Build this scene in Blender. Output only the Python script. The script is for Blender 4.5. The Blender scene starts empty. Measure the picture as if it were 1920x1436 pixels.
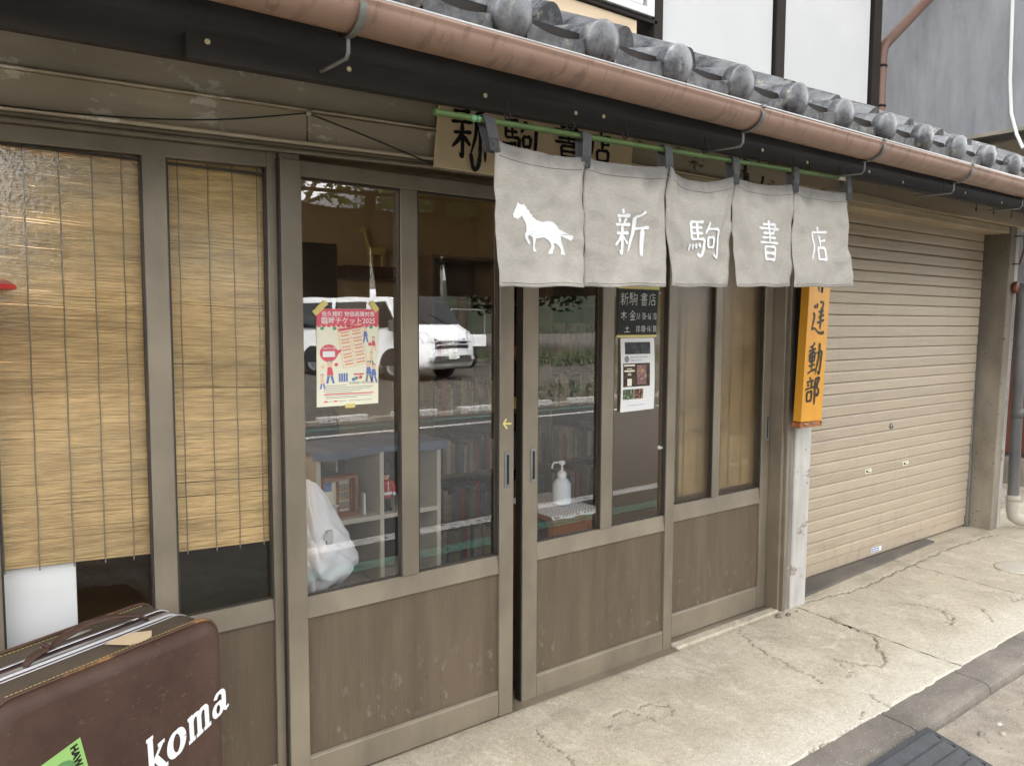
import bpy, bmesh, math, random
from mathutils import Matrix, Vector, noise
from mathutils.geometry import tessellate_polygon
random.seed(7)
R = math.radians
scene = bpy.context.scene
COL = scene.collection

# ------------------------------------------------------------------ camera, sky, sun, exposure
cam_d = bpy.data.cameras.new('camera'); cam = bpy.data.objects.new('camera', cam_d); COL.objects.link(cam)
cam_d.sensor_width = 36; cam_d.lens = 27.75; cam_d.clip_start = .02; cam_d.clip_end = 800
cr, cu, cf = Vector((.795, -.607, .004)), Vector((.044, .064, .997)), Vector((.605, .792, -.077))
cf.normalize(); cr = (cr-cf*cr.dot(cf)).normalized(); cu = cr.cross(cf)
cm = Matrix((( cr.x, cu.x, -cf.x, 0), (cr.y, cu.y, -cf.y, -2.248), (cr.z, cu.z, -cf.z, 1.45), (0, 0, 0, 1)))
cam.matrix_world = cm
scene.camera = cam
SUN_EL, SUN_AZ = 50, 328       # degrees; azimuth clockwise from +Y
world = bpy.data.worlds.new('World'); scene.world = world; world.use_nodes = True
wn = world.node_tree; wn.nodes.clear()
sky = wn.nodes.new('ShaderNodeTexSky'); sky.sky_type = 'NISHITA'; sky.sun_disc = False
sky.sun_elevation = R(SUN_EL); sky.sun_rotation = R(SUN_AZ); sky.air_density = 1.0; sky.dust_density = 4.0; sky.ozone_density = 1.0
hs = wn.nodes.new('ShaderNodeHueSaturation'); hs.inputs['Saturation'].default_value = .05
bg = wn.nodes.new('ShaderNodeBackground'); bg.inputs['Strength'].default_value = .15
wo = wn.nodes.new('ShaderNodeOutputWorld')
wn.links.new(sky.outputs[0], hs.inputs['Color']); wn.links.new(hs.outputs[0], bg.inputs['Color']); wn.links.new(bg.outputs[0], wo.inputs['Surface'])
sl = bpy.data.lights.new('sun', 'SUN'); sl.energy = 1.1; sl.angle = R(30); sl.color = (1, .96, .9)
so = bpy.data.objects.new('sun', sl); COL.objects.link(so)
so.rotation_euler = (R(90-SUN_EL), 0, R(180-SUN_AZ)); so.location = (3, -8, 12)
scene.view_settings.view_transform = 'Standard'; scene.view_settings.look = 'None'
scene.view_settings.exposure = 2.85; scene.view_settings.gamma = 1
scene.cycles.max_bounces = 10; scene.cycles.transparent_max_bounces = 16; scene.cycles.diffuse_bounces = 5
scene.cycles.glossy_bounces = 5; scene.cycles.use_denoising = True; scene.cycles.sample_clamp_indirect = 6
scene.cycles.caustics_reflective = False; scene.cycles.caustics_refractive = False

# ------------------------------------------------------------------ materials
class NT:
    def __init__(s, name):
        s.m = bpy.data.materials.new(name); s.m.use_nodes = True; s.t = s.m.node_tree; s.t.nodes.clear()
        s.out = s.n('OutputMaterial')
    def n(s, kind, **kw):
        x = s.t.nodes.new('ShaderNode'+kind)
        for k, v in kw.items(): setattr(x, k, v)
        return x
    def l(s, a, b): s.t.links.new(a, b)
    def pos(s, stretch=(1, 1, 1), rand=0., objspace=False):
        g = s.n('NewGeometry') if not objspace else s.n('TexCoord')
        src = g.outputs['Position'] if not objspace else g.outputs['Object']
        mp = s.n('Mapping'); mp.inputs['Scale'].default_value = stretch; s.l(src, mp.inputs['Vector'])
        if rand:
            oi = s.n('ObjectInfo'); mu = s.n('Math', operation='MULTIPLY'); mu.inputs[1].default_value = rand
            s.l(oi.outputs['Random'], mu.inputs[0]); s.l(mu.outputs[0], mp.inputs['Location'])
        return mp.outputs[0]
    def noise(s, vec, scale, detail=5, rough=.55, dist=0.):
        x = s.n('TexNoise'); x.inputs['Scale'].default_value = scale; x.inputs['Detail'].default_value = detail
        x.inputs['Roughness'].default_value = rough; x.inputs['Distortion'].default_value = dist
        s.l(vec, x.inputs['Vector']); return x.outputs['Fac']
    def ramp(s, fac, a, b, ca=0., cb=1.):
        x = s.n('MapRange'); x.clamp = True
        x.inputs['From Min'].default_value = a; x.inputs['From Max'].default_value = b
        x.inputs['To Min'].default_value = ca; x.inputs['To Max'].default_value = cb
        s.l(fac, x.inputs['Value']); return x.outputs['Result']
    def mix(s, fac, a, b, mode='MIX'):
        x = s.n('Mix', data_type='RGBA', blend_type=mode)
        for sock, v in ((x.inputs[0], fac), (x.inputs[6], a), (x.inputs[7], b)):
            if hasattr(v, 'links') or hasattr(v, 'is_linked'): s.l(v, sock)
            elif isinstance(v, (int, float)): sock.default_value = v
            else: sock.default_value = (*v, 1)
        return x.outputs[2]
    def math(s, op, a, b=None):
        x = s.n('Math', operation=op)
        for sock, v in ((x.inputs[0], a), (x.inputs[1], b)):
            if v is None: continue
            if isinstance(v, (int, float)): sock.default_value = v
            else: s.l(v, sock)
        return x.outputs[0]
    def bump(s, h, strength, dist=.01, normal=None):
        x = s.n('Bump'); x.inputs['Strength'].default_value = strength; x.inputs['Distance'].default_value = dist
        s.l(h, x.inputs['Height'])
        if normal is not None: s.l(normal, x.inputs['Normal'])
        return x.outputs[0]
    def principled(s, col, rough, metal=0., spec=.5, normal=None, **kw):
        b = s.n('BsdfPrincipled')
        for k, v in (('Base Color', col), ('Roughness', rough), ('Metallic', metal), ('Specular IOR Level', spec)):
            if isinstance(v, (int, float)): b.inputs[k].default_value = v
            elif isinstance(v, tuple): b.inputs[k].default_value = (*v, 1)
            else: s.l(v, b.inputs[k])
        if normal is not None: s.l(normal, b.inputs['Normal'])
        for k, v in kw.items(): b.inputs[k.replace('_', ' ')].default_value = v
        s.l(b.outputs[0], s.out.inputs['Surface']); return b

def mk(name, c1, c2=None, rough=.6, rough2=None, scale=6, stretch=(1, 1, 1), lo=.35, hi=.65, metal=0., spec=.4, bump=.15, bscale=60,
       bdist=.004, grime=.25, rand=0., vary=0., specks=None, speck_scale=90, speck_t=.72, objspace=False, detail=6):
    t = NT(name); v = t.pos(stretch, rand, objspace)
    f = t.ramp(t.noise(v, scale, detail, .6), lo, hi)
    col = t.mix(f, c1, c2 or tuple(x*.75 for x in c1))
    v1 = t.pos((1, 1, 1), rand, objspace)
    g = t.ramp(t.noise(v1, scale*.27+.6, 4, .6), .3, .7, 1-grime, 1+grime*.35)
    col = t.mix(1., col, t_rgb(t, g), 'MULTIPLY')
    if specks:
        sp = t.ramp(t.noise(v1, speck_scale, 2, .5), speck_t, speck_t+.04)
        col = t.mix(sp, col, specks)
    if vary:
        oi = t.n('ObjectInfo'); q = t.ramp(oi.outputs['Random'], 0, 1, 1-vary, 1+vary)
        col = t.mix(1., col, t_rgb(t, q), 'MULTIPLY')
    fine = t.noise(t.pos(stretch, rand, objspace), bscale, 4, .6)
    rr = t.ramp(fine, .3, .7, max(.03, (rough2 or rough)-.08), min(1, rough+.08))
    nrm = t.bump(fine, bump, bdist) if bump else None
    t.principled(col, rr, metal, spec, nrm)
    return t.m
def t_rgb(t, val):
    c = t.n('CombineColor')
    for i in range(3): t.l(val, c.inputs[i])
    return c.outputs[0]
def flat(name, c, rough=.5, spec=.4, metal=0.):
    t = NT(name); t.principled(tuple(c), rough, metal, spec); return t.m

MT = {}
MT['alu'] = mk('bronze_aluminium', (.295, .247, .184), (.225, .189, .142), .42, scale=5, stretch=(1, 1, .3), metal=.25, spec=.5, bump=.05, bscale=90, grime=.32)
MT['alu_dark'] = mk('bronze_aluminium_gasket', (.05, .043, .035), (.035, .03, .026), .5, bump=.02)
MT['steel'] = mk('brushed_steel', (.42, .42, .41), (.3, .3, .29), .35, metal=.8, bump=.05)
MT['darkslot'] = flat('dark_slot', (.012, .011, .010), .7)
def kick():
    t = NT('ribbed_kick_panel'); g = t.n('NewGeometry'); sx = t.n('SeparateXYZ'); t.l(g.outputs['Position'], sx.inputs[0])
    w = t.math('SINE', t.math('MULTIPLY', sx.outputs['X'], 2*math.pi/.0065))
    v = t.pos((1, 1, .12))
    a = t.ramp(t.noise(v, 14, 6, .65), .35, .7)
    col = t.mix(a, (.138, .102, .070), (.098, .072, .050))
    b = t.ramp(t.noise(t.pos((1, 1, .35)), 5, 5, .6), .52, .75)
    col = t.mix(t.math('MULTIPLY', b, .5), col, (.066, .047, .033))
    low = t.ramp(sx.outputs['Z'], .42, .08)
    sp = t.ramp(t.noise(t.pos((1, 1, .6)), 26, 5, .7), .585, .70)
    col = t.mix(t.math('MULTIPLY', t.math('MULTIPLY', sp, low), .32), col, (.42, .40, .36))
    dot = t.ramp(t.noise(t.pos((1, 1, .5)), 120, 1, .5), .77, .80)
    col = t.mix(t.math('MULTIPLY', dot, .8), col, (.045, .032, .024))
    nb = t.bump(w, .16, .0010)
    nb = t.bump(t.noise(t.pos(), 300, 2), .08, .001, nb)
    t.principled(col, .55, 0, .35, nb); return t.m
MT['kick'] = kick()

def glass(name, refl, tint=(.975, .98, .975), bump=0., bscale=30, rough=0., hazy=0., hazecol=(.6, .6, .58), stretch=(1, 1, 1), blur=0.):
    t = NT(name)
    tr = t.n('BsdfTransparent'); tr.inputs[0].default_value = (*tint, 1)
    gl = t.n('BsdfAnisotropic') if False else t.n('BsdfGlossy'); gl.inputs['Roughness'].default_value = rough
    gl.inputs[0].default_value = (1, 1, 1, 1)
    lw = t.n('LayerWeight'); lw.inputs['Blend'].default_value = .5
    if bump:
        h = t.noise(t.pos(stretch), bscale, 3, .55); nb = t.bump(h, bump, .004)
        t.l(nb, gl.inputs['Normal'])
    fac = t.math('ADD', t.math('MULTIPLY', t.math('POWER', lw.outputs['Facing'], 5.), 1-refl), refl)
    base = tr.outputs[0]
    if blur:
        rf = t.n('BsdfRefraction'); rf.inputs['IOR'].default_value = 1.03; rf.inputs['Roughness'].default_value = blur; rf.inputs[0].default_value = (*tint, 1)
        mb_ = t.n('MixShader'); mb_.inputs[0].default_value = .45; t.l(base, mb_.inputs[1]); t.l(rf.outputs[0], mb_.inputs[2]); base = mb_.outputs[0]
    if hazy:
        d = t.n('BsdfTranslucent'); d.inputs[0].default_value = (*hazecol, 1)
        mx0 = t.n('MixShader'); mx0.inputs[0].default_value = hazy; t.l(base, mx0.inputs[1]); t.l(d.outputs[0], mx0.inputs[2]); base = mx0.outputs[0]
    mx = t.n('MixShader'); t.l(fac, mx.inputs[0]); t.l(base, mx.inputs[1]); t.l(gl.outputs[0], mx.inputs[2])
    t.l(mx.outputs[0], t.out.inputs['Surface']); return t.m
MT['glass'] = glass('clear_glass', .17)
MT['glass_tex'] = glass('patterned_glass', .07, bump=.16, bscale=95, rough=.03, stretch=(1, 1, .8))
MT['glass_frost'] = glass('frosted_glass', .08, bump=.5, bscale=200, rough=.22, hazy=.15, hazecol=(.5, .47, .42), blur=.3)
MT['glass_up'] = glass('upper_window_glass', .12, tint=(.75, .8, .82))
MT['carglass'] = flat('car_glass', (.012, .014, .016), .03, .6)

def wood_board(name, c1, c2, chip=None, chip_amt=.62, stretch=(.12, 1, 1), scale=30):
    t = NT(name); v = t.pos(stretch)
    a = t.ramp(t.noise(v, scale, 6, .65), .35, .68); col = t.mix(a, c1, c2)
    g = t.ramp(t.noise(t.pos(), 2.2, 4), .3, .7, .8, 1.1); col = t.mix(1., col, t_rgb(t, g), 'MULTIPLY')
    h = t.noise(v, scale*2, 5, .6); nb = t.bump(h, .25, .003)
    if chip:
        m1 = t.noise(t.pos((.5, 1, 1)), 11, 6, .72); m2 = t.noise(t.pos(), 1.7, 2)
        k = t.ramp(t.math('ADD', m1, t.math('MULTIPLY', t.math('SUBTRACT', m2, .5), .35)), chip_amt, chip_amt+.03)
        col = t.mix(k, col, chip); nb = t.bump(k, .4, -.002, nb)
    t.principled(col, .72, 0, .3, nb); return t.m
MT['board'] = wood_board('painted_wall_board', (.64, .55, .415), (.55, .47, .35), (.80, .74, .63), .575)
MT['board_worn'] = wood_board('worn_wall_board', (.60, .50, .365), (.51, .425, .305), (.12, .075, .042), .60)
MT['board_right'] = wood_board('right_wall_board', (.52, .42, .29), (.44, .35, .24), (.58, .50, .37), .66)
MT['beam'] = wood_board('dark_eave_timber', (.028, .021, .017), (.014, .011, .009), (.10, .072, .052), .70)
MT['fascia'] = wood_board('stained_fascia', (.026, .021, .018), (.017, .014, .012), (.05, .047, .044), .72)
MT['timber'] = wood_board('dark_wall_timber', (.022, .015, .011), (.013, .009, .007), (.06, .05, .042), .72, (1, 1, .12))
MT['postwood'] = wood_board('grey_weathered_post', (.30, .275, .24), (.10, .083, .066), (.40, .38, .35), .60, (1, 1, .06), 42)
MT['postpaint'] = wood_board('flaking_white_post', (.56, .545, .51), (.46, .44, .41), (.30, .25, .21), .58, (1, 1, .15), 26)
MT['pillar'] = mk('rough_concrete_pillar', (.30, .262, .205), (.19, .163, .128), .85, scale=5, stretch=(1, 1, .35), specks=(.10, .085, .07), speck_scale=45, speck_t=.68, bump=.4, bscale=90)
MT['plaster'] = mk('white_plaster', (.60, .60, .60), (.57, .572, .575), .8, scale=2, grime=.05, bump=.06, bscale=140)
MT['ply'] = mk('new_plywood', (.66, .52, .36), (.58, .44, .29), .6, scale=5, stretch=(.3, 1, 3), grime=.06, bump=.03)
MT['sign_ply'] = mk('pale_plywood_sign', (.90, .72, .47), (.84, .65, .41), .5, scale=4, stretch=(.5, 1, 5), grime=.08, bump=.03)
MT['sign_orange'] = mk('varnished_orange_wood', (.74, .35, .035), (.66, .29, .025), .35, scale=9, stretch=(1, 1, .12), grime=.1, bump=.03, spec=.5)
MT['block'] = mk('reddish_wood_block', (.42, .16, .05), (.30, .10, .03), .55, scale=20)
MT['ink'] = flat('black_ink', (.010, .009, .008), .45)
MT['white_paint'] = mk('white_print', (.80, .805, .82), (.74, .745, .76), .65, grime=.04, bump=.03)
MT['chalk'] = flat('chalk_white', (.75, .75, .72), .9)
MT['tile'] = None
def tile_mat():
    t = NT('smoked_roof_tile'); v = t.pos((1, 1, 1), 0)
    a = t.ramp(t.noise(v, 13, 6, .7), .40, .60)
    col = t.mix(a, (.055, .058, .066), (.165, .168, .178))
    lich = t.ramp(t.noise(v, 22, 5, .7), .58, .66); col = t.mix(t.math('MULTIPLY', lich, .6), col, (.42, .40, .30))
    ink = t.ramp(t.noise(v, 36, 6, .8), .535, .60); col = t.mix(t.math('MULTIPLY', ink, .5), col, (.035, .036, .042))
    oi = t.n('ObjectInfo'); q = t.ramp(oi.outputs['Random'], 0, 1, .78, 1.18); col = t.mix(1., col, t_rgb(t, q), 'MULTIPLY')
    nb = t.bump(t.noise(v, 110, 4), .18, .003)
    t.principled(col, t.ramp(a, 0, 1, .26, .42), 0, .6, nb); return t.m
MT['tile'] = tile_mat()
def gutter_mat():
    t = NT('copper_brown_gutter'); v = t.pos((.6, 1, 1))
    a = t.ramp(t.noise(v, 9, 4, .5), .3, .7); col = t.mix(a, (.32, .20, .148), (.25, .155, .115))
    s = t.ramp(t.noise(t.pos((1.5, .4, .4)), 16, 4, .6, 1.2), .52, .62); col = t.mix(t.math('MULTIPLY', s, .6), col, (.15, .088, .066))
    t.principled(col, .42, .0, .5, t.bump(t.noise(v, 30, 3), .05, .003)); return t.m
MT['gutter'] = gutter_mat()
MT['galv'] = mk('galvanised_bracket', (.25, .25, .235), (.17, .17, .16), .5, metal=.5)
def shutter_mat():
    t = NT('beige_shutter_paint'); v = t.pos((.25, 1, 5))
    a = t.ramp(t.noise(v, 16, 6, .7), .35, .7); col = t.mix(a, (.475, .39, .295), (.41, .335, .25))
    g = t.n('NewGeometry'); sx = t.n('SeparateXYZ'); t.l(g.outputs['Position'], sx.inputs[0])
    d = t.ramp(t.noise(t.pos((.7, 1, 2)), 7, 5, .65), .5, .75); d2 = t.ramp(sx.outputs['X'], 4.9, 3.8)
    col = t.mix(t.math('MULTIPLY', t.math('MULTIPLY', d, d2), .6), col, (.26, .22, .165)); low = t.ramp(sx.outputs['Z'], .35, .02); ru = t.ramp(t.noise(t.pos((1.2, 1, .5)), 14, 6, .7), .52, .66); col = t.mix(t.math('MULTIPLY', t.math('MULTIPLY', ru, low), .45), col, (.27, .19, .115)); st = t.ramp(t.noise(t.pos((1, 1, .05)), 30, 5, .7), .58, .72); col = t.mix(t.math('MULTIPLY', st, .30), col, (.25, .205, .15)); oi = t.n('ObjectInfo'); q = t.ramp(oi.outputs['Random'], 0, 1, .93, 1.05); col = t.mix(1., col, t_rgb(t, q), 'MULTIPLY')
    t.principled(col, .5, 0, .4, t.bump(t.noise(v, 60, 3), .05, .002)); return t.m
MT['shutter'] = shutter_mat()
MT['joint'] = flat('shutter_joint_shadow', (.045, .037, .028), .8)

def concrete():
    t = NT('weathered_pavement_concrete'); v = t.pos()
    g = t.n('NewGeometry'); sx = t.n('SeparateXYZ'); t.l(g.outputs['Position'], sx.inputs[0])
    a = t.ramp(t.noise(v, 2.6, 7, .62, .4), .33, .66); col = t.mix(a, (.58, .515, .40), (.46, .405, .31))
    b = t.ramp(t.noise(t.pos((1.4, .8, 1)), 6, 7, .68, .8), .52, .64); col = t.mix(t.math('MULTIPLY', b, .62), col, (.66, .60, .49))
    c = t.ramp(t.noise(t.pos((1, 1.3, 1)), 3.4, 6, .65, 1.1), .56, .64); col = t.mix(t.math('MULTIPLY', c, .42), col, (.34, .295, .215))
    band = t.ramp(t.math('ADD', sx.outputs['Y'], t.math('MULTIPLY', t.math('SUBTRACT', t.noise(v, 4, 5, .6), .5), .35)), -.56, -.72)
    col = t.mix(t.math('MULTIPLY', band, .55), col, (.62, .585, .51))
    s = t.ramp(t.noise(v, 220, 3, .6), .35, .68, .74, 1.18); col = t.mix(1., col, t_rgb(t, s), 'MULTIPLY')
    m = t.ramp(t.noise(v, 48, 5, .7), .34, .66, .86, 1.09); col = t.mix(1., col, t_rgb(t, m), 'MULTIPLY'); k = t.ramp(t.noise(v, 85, 2, .5), .69, .73); col = t.mix(t.math('MULTIPLY', k, .45), col, (.17, .14, .11))
    at = t.n('Attribute'); at.attribute_name = 'crack'; col = t.mix(at.outputs['Fac'], col, (.14, .118, .088))
    nb = t.bump(t.noise(v, 260, 4, .65), .22, .003); nb = t.bump(t.noise(v, 22, 6, .65), .30, .006, nb)
    t.principled(col, .85, 0, .3, nb); return t.m
MT['concrete'] = concrete()
MT['kerb'] = mk('grey_kerb_stone', (.235, .205, .172), (.165, .145, .123), .85, scale=9, stretch=(.6, 1, 1), specks=(.46, .43, .38), speck_scale=160, speck_t=.66, bump=.35, bscale=200, vary=.08)
MT['asphalt'] = mk('dusty_asphalt', (.042, .040, .037), (.031, .029, .027), .9, scale=3, specks=(.26, .24, .21), speck_scale=150, speck_t=.63, bump=.6, bscale=180, bdist=.006)
MT['dust'] = mk('dusty_road_edge', (.36, .315, .255), (.255, .222, .178), .95, scale=12, specks=(.45, .41, .35), speck_scale=170, speck_t=.62, bump=.7, bscale=150, bdist=.006)
MT['lot'] = mk('gravel_lot', (.055, .048, .037), (.034, .030, .024), .95, scale=2.2, specks=(.3, .27, .22), speck_scale=30, speck_t=.6, bump=.6, bscale=40)
MT['paint_w'] = mk('worn_white_road_paint', (.40, .39, .37), (.07, .066, .06), .85, scale=26, lo=.52, hi=.62, bump=.3, bscale=150, grime=.1)
MT['paint_g'] = mk('worn_green_road_paint', (.06, .165, .125), (.05, .048, .043), .85, scale=22, lo=.50, hi=.60, bump=.3, bscale=150, grime=.1)
MT['iron'] = mk('cast_iron_cover', (.05, .048, .045), (.03, .03, .028), .6, scale=30, metal=.3)
MT['stone'] = mk('small_stones', (.42, .38, .32), (.25, .22, .18), .9, scale=40, vary=.35)
MT['grass'] = mk('grass_blades', (.05, .065, .025), (.03, .045, .015), .7, scale=6, bump=0)
def leaf(name, c1, c2):
    t = NT(name); oi = t.noise(t.pos(), 1.6, 3); f = t.ramp(oi, .3, .7); col = t.mix(f, c1, c2)
    d = t.n('BsdfDiffuse'); tr = t.n('BsdfTranslucent'); t.l(col, d.inputs[0]); t.l(col, tr.inputs[0])
    mx = t.n('MixShader'); mx.inputs[0].default_value = .3; t.l(d.outputs[0], mx.inputs[1]); t.l(tr.outputs[0], mx.inputs[2]); t.l(mx.outputs[0], t.out.inputs[0]); return t.m
MT['leaf'] = leaf('tree_leaves', (.04, .068, .017), (.07, .105, .03))
MT['leaf2'] = leaf('dark_tree_leaves', (.015, .026, .01), (.026, .042, .015))
MT['bark'] = mk('tree_bark', (.09, .07, .05), (.05, .04, .03), .9, scale=20, bump=.5)
MT['hill'] = mk('wooded_hill', (.012, .018, .008), (.02, .028, .011), .95, scale=.35, bump=.8, bscale=2, bdist=.5)
def noren_mat():
    t = NT('greige_noren_cloth'); v = t.pos()
    g = t.n('NewGeometry'); sx = t.n('SeparateXYZ'); t.l(g.outputs['Position'], sx.inputs[0])
    a = t.ramp(t.noise(v, 7, 5, .6), .3, .7); col = t.mix(a, (.525, .490, .440), (.455, .424, .378)); wv = t.ramp(t.noise(t.pos((.25, 1, 2.5)), 260, 2, .5), .3, .7, .90, 1.07); col = t.mix(1., col, t_rgb(t, wv), 'MULTIPLY')
    at = t.n('Attribute'); at.attribute_name = 'vv'; top = t.ramp(t.math('ADD', at.outputs['Fac'], t.math('MULTIPLY', t.math('SUBTRACT', t.noise(v, 9, 4), .5), .30)), .80, .98)  # greyer towards the top: eave shade and fading put into the cloth colour
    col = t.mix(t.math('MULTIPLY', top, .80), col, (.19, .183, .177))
    st = t.ramp(t.noise(t.pos((1, 1, 1)), 30, 3, .6), .765, .785); col = t.mix(t.math('MULTIPLY', st, .5), col, (.14, .13, .125))
    wx = t.math('SINE', t.math('MULTIPLY', sx.outputs['X'], 2600.)); wz = t.math('SINE', t.math('MULTIPLY', sx.outputs['Z'], 2600.))
    nb = t.bump(t.math('MULTIPLY', wx, wz), .10, .0006); nb = t.bump(t.noise(v, 45, 5, .6), .30, .004, nb); nb = t.bump(t.noise(t.pos((1, 1, 2.2)), 13, 4, .6, .8), .35, .010, nb)
    b = t.principled(col, .9, 0, .15, nb)
    tr = t.n('BsdfTranslucent'); t.l(col, tr.inputs[0]); mx = t.n('MixShader'); mx.inputs[0].default_value = .22
    t.l(b.outputs[0], mx.inputs[1]); t.l(tr.outputs[0], mx.inputs[2]); t.l(mx.outputs[0], t.out.inputs[0]); return t.m
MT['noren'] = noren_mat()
MT['strap'] = mk('faded_charcoal_strap', (.115, .113, .118), (.085, .084, .088), .9, scale=12, bump=.2, bscale=300, spec=.15)
MT['stitch'] = flat('dark_thread', (.05, .05, .052), .9)
MT['rod'] = mk('green_plastic_pole', (.115, .185, .055), (.075, .13, .04), .5, scale=18, stretch=(.4, 1, 1))
MT['hook'] = flat('black_iron_hook', (.018, .016, .014), .5, .4)
MT['screw'] = flat('brass_screw', (.55, .46, .27), .35, .5, .6)
def reed_mat():
    t = NT('bamboo_reeds'); v = t.pos((.10, 1, 1))
    a = t.ramp(t.noise(v, 110, 5, .7), .36, .64); col = t.mix(a, (.78, .56, .27), (.50, .335, .15))
    b = t.ramp(t.noise(t.pos((.05, 1, 1)), 220, 3, .6), .60, .72); col = t.mix(t.math('MULTIPLY', b, .6), col, (.92, .74, .42))
    d = t.ramp(t.noise(t.pos((.2, 1, .8)), 9, 4, .6), .35, .65, .75, 1.15); col = t.mix(1., col, t_rgb(t, d), 'MULTIPLY')
    b = t.principled(col, .55, 0, .35)
    tr = t.n('BsdfTranslucent'); t.l(col, tr.inputs[0]); mx = t.n('MixShader'); mx.inputs[0].default_value = .10
    t.l(b.outputs[0], mx.inputs[1]); t.l(tr.outputs[0], mx.inputs[2]); t.l(mx.outputs[0], t.out.inputs[0]); return t.m
MT['reed'] = reed_mat()
MT['cord'] = flat('dark_cord', (.24, .195, .125), .9)
MT['leather'] = None
def leather():
    t = NT('brown_suitcase_leather'); v = t.pos()
    a = t.ramp(t.noise(v, 9, 6, .65), .3, .7); col = t.mix(a, (.072, .038, .027), (.047, .025, .018))
    b = t.ramp(t.noise(v, 3, 4, .6), .45, .7); col = t.mix(t.math('MULTIPLY', b, .5), col, (.11, .066, .048))
    s = t.ramp(t.noise(t.pos((1, 1, 2.5)), 34, 4, .7), .63, .70); col = t.mix(t.math('MULTIPLY', s, .3), col, (.25, .19, .15))
    e2 = t.ramp(t.noise(t.pos((1, 1, .25)), 60, 5, .75), .66, .72); col = t.mix(t.math('MULTIPLY', e2, .4), col, (.03, .015, .011)); nb = t.bump(t.noise(v, 260, 4, .7), .25, .0015); nb = t.bump(t.noise(v, 18, 4), .2, .005, nb)
    t.principled(col, t.ramp(a, 0, 1, .5, .65), 0, .3, nb); return t.m
MT['leather'] = leather()
MT['leather_top'] = mk('grey_brown_suitcase_side', (.092, .069, .052), (.072, .054, .041), .5, scale=11, bump=.15, bscale=300, spec=.45)
MT['piping'] = mk('worn_brown_piping', (.085, .042, .026), (.30, .155, .055), .5, scale=14, lo=.55, hi=.68, bump=.1)
MT['chrome'] = flat('aluminium_trim', (.62, .62, .64), .28, .5, .85)
MT['maroon'] = flat('dark_maroon_band', (.055, .026, .028), .4)
MT['paper'] = mk('torn_tan_paper', (.66, .52, .34), (.60, .46, .29), .8, grime=.1)
MT['green_sticker'] = mk('green_sticker', (.30, .52, .16), (.25, .46, .14), .45, grime=.08)
MT['green_dark'] = flat('sticker_dark_green', (.10, .24, .085), .5)
MT['red'] = mk('red_enamel', (.50, .025, .03), (.42, .02, .025), .35, grime=.1)
MT['rubber'] = mk('black_rubber', (.047, .049, .055), (.036, .038, .043), .6, scale=30, grime=.15, specks=(.22, .22, .22), speck_scale=180, speck_t=.76)
MT['ramp_strip'] = mk('grey_threshold_board', (.165, .145, .120), (.125, .113, .10), .75, scale=8, stretch=(.4, 1, 1))
MT['pvc'] = mk('grey_drainpipe', (.16, .152, .150), (.10, .097, .098), .5, scale=7, stretch=(1, 1, .4), grime=.3)
MT['pvc_pale'] = mk('pale_drain_elbow', (.50, .47, .40), (.42, .39, .33), .5)
MT['pipe_brown'] = mk('brown_downpipe', (.19, .098, .068), (.15, .078, .055), .4, scale=6)
MT['cable_white'] = flat('white_cable', (.72, .72, .70), .5)
MT['sheet'] = None
def sheet():
    t = NT('stained_grey_wall'); v = t.pos((1, 1, .18))
    a = t.ramp(t.noise(v, 5, 7, .7), .32, .70); col = t.mix(a, (.20, .208, .222), (.33, .340, .358))
    b = t.ramp(t.noise(t.pos((1, 1, .35)), 3, 6, .7), .55, .72); col = t.mix(t.math('MULTIPLY', b, .6), col, (.13, .135, .145))
    c = t.ramp(t.noise(t.pos(), 55, 3, .6), .70, .75); col = t.mix(t.math('MULTIPLY', c, .4), col, (.14, .11, .10))
    t.principled(col, .6, 0, .4, t.bump(t.noise(v, 40, 4), .1, .004)); return t.m
MT['sheet'] = sheet()
MT['soffit'] = mk('neighbour_soffit', (.30, .27, .21), (.26, .235, .185), .8)
MT['redwood'] = mk('red_brown_door', (.16, .050, .028), (.11, .034, .02), .5, stretch=(1, 1, .2))
MT['sashwhite'] = mk('silver_window_frame', (.62, .63, .64), (.56, .57, .58), .4, metal=.2, grime=.08, bump=.02)
MT['int_wall'] = mk('tan_interior_wall', (.62, .52, .38), (.57, .475, .345), .85, scale=2, grime=.1)
MT['int_floor'] = mk('dark_interior_floor', (.10, .085, .07), (.07, .06, .05), .7)
MT['int_dark'] = mk('dark_cupboard', (.02, .018, .017), (.014, .013, .012), .5)
MT['int_brown'] = mk('dark_brown_shelf', (.075, .032, .020), (.055, .024, .015), .55, stretch=(.2, 1, 1))
MT['case_wood'] = mk('bookcase_wood', (.16, .115, .075), (.12, .085, .055), .6, stretch=(1, 1, .2))
MT['shelf_pale'] = mk('pale_laminate', (.56, .52, .44), (.52, .48, .40), .5, grime=.08, bump=.02)
MT['bluecloth'] = mk('blue_grey_cloth', (.15, .18, .27), (.12, .145, .225), .9, scale=10)
MT['whitecloth'] = mk('white_cotton', (.84, .84, .87), (.80, .80, .83), .85, scale=6, grime=.06, bump=.2, bscale=160)
def lace():
    t = NT('dotted_lace_cloth'); v = t.pos((55, 55, 55)); vo = t.n('TexVoronoi'); vo.inputs['Scale'].default_value = 1.; vo.inputs['Randomness'].default_value = .15
    t.l(v, vo.inputs['Vector']); k = t.ramp(vo.outputs['Distance'], .30, .24); col = t.mix(k, (.78, .78, .80), (.20, .19, .20))
    t.principled(col, .85, 0, .2); return t.m
MT['lace'] = lace()
MT['bottle'] = NT('milky_bottle_plastic'); _b = MT['bottle'].principled((.74, .79, .85), .3, 0, .5); _b.inputs['Subsurface Weight'].default_value = .3; MT['bottle'] = MT['bottle'].m
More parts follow.
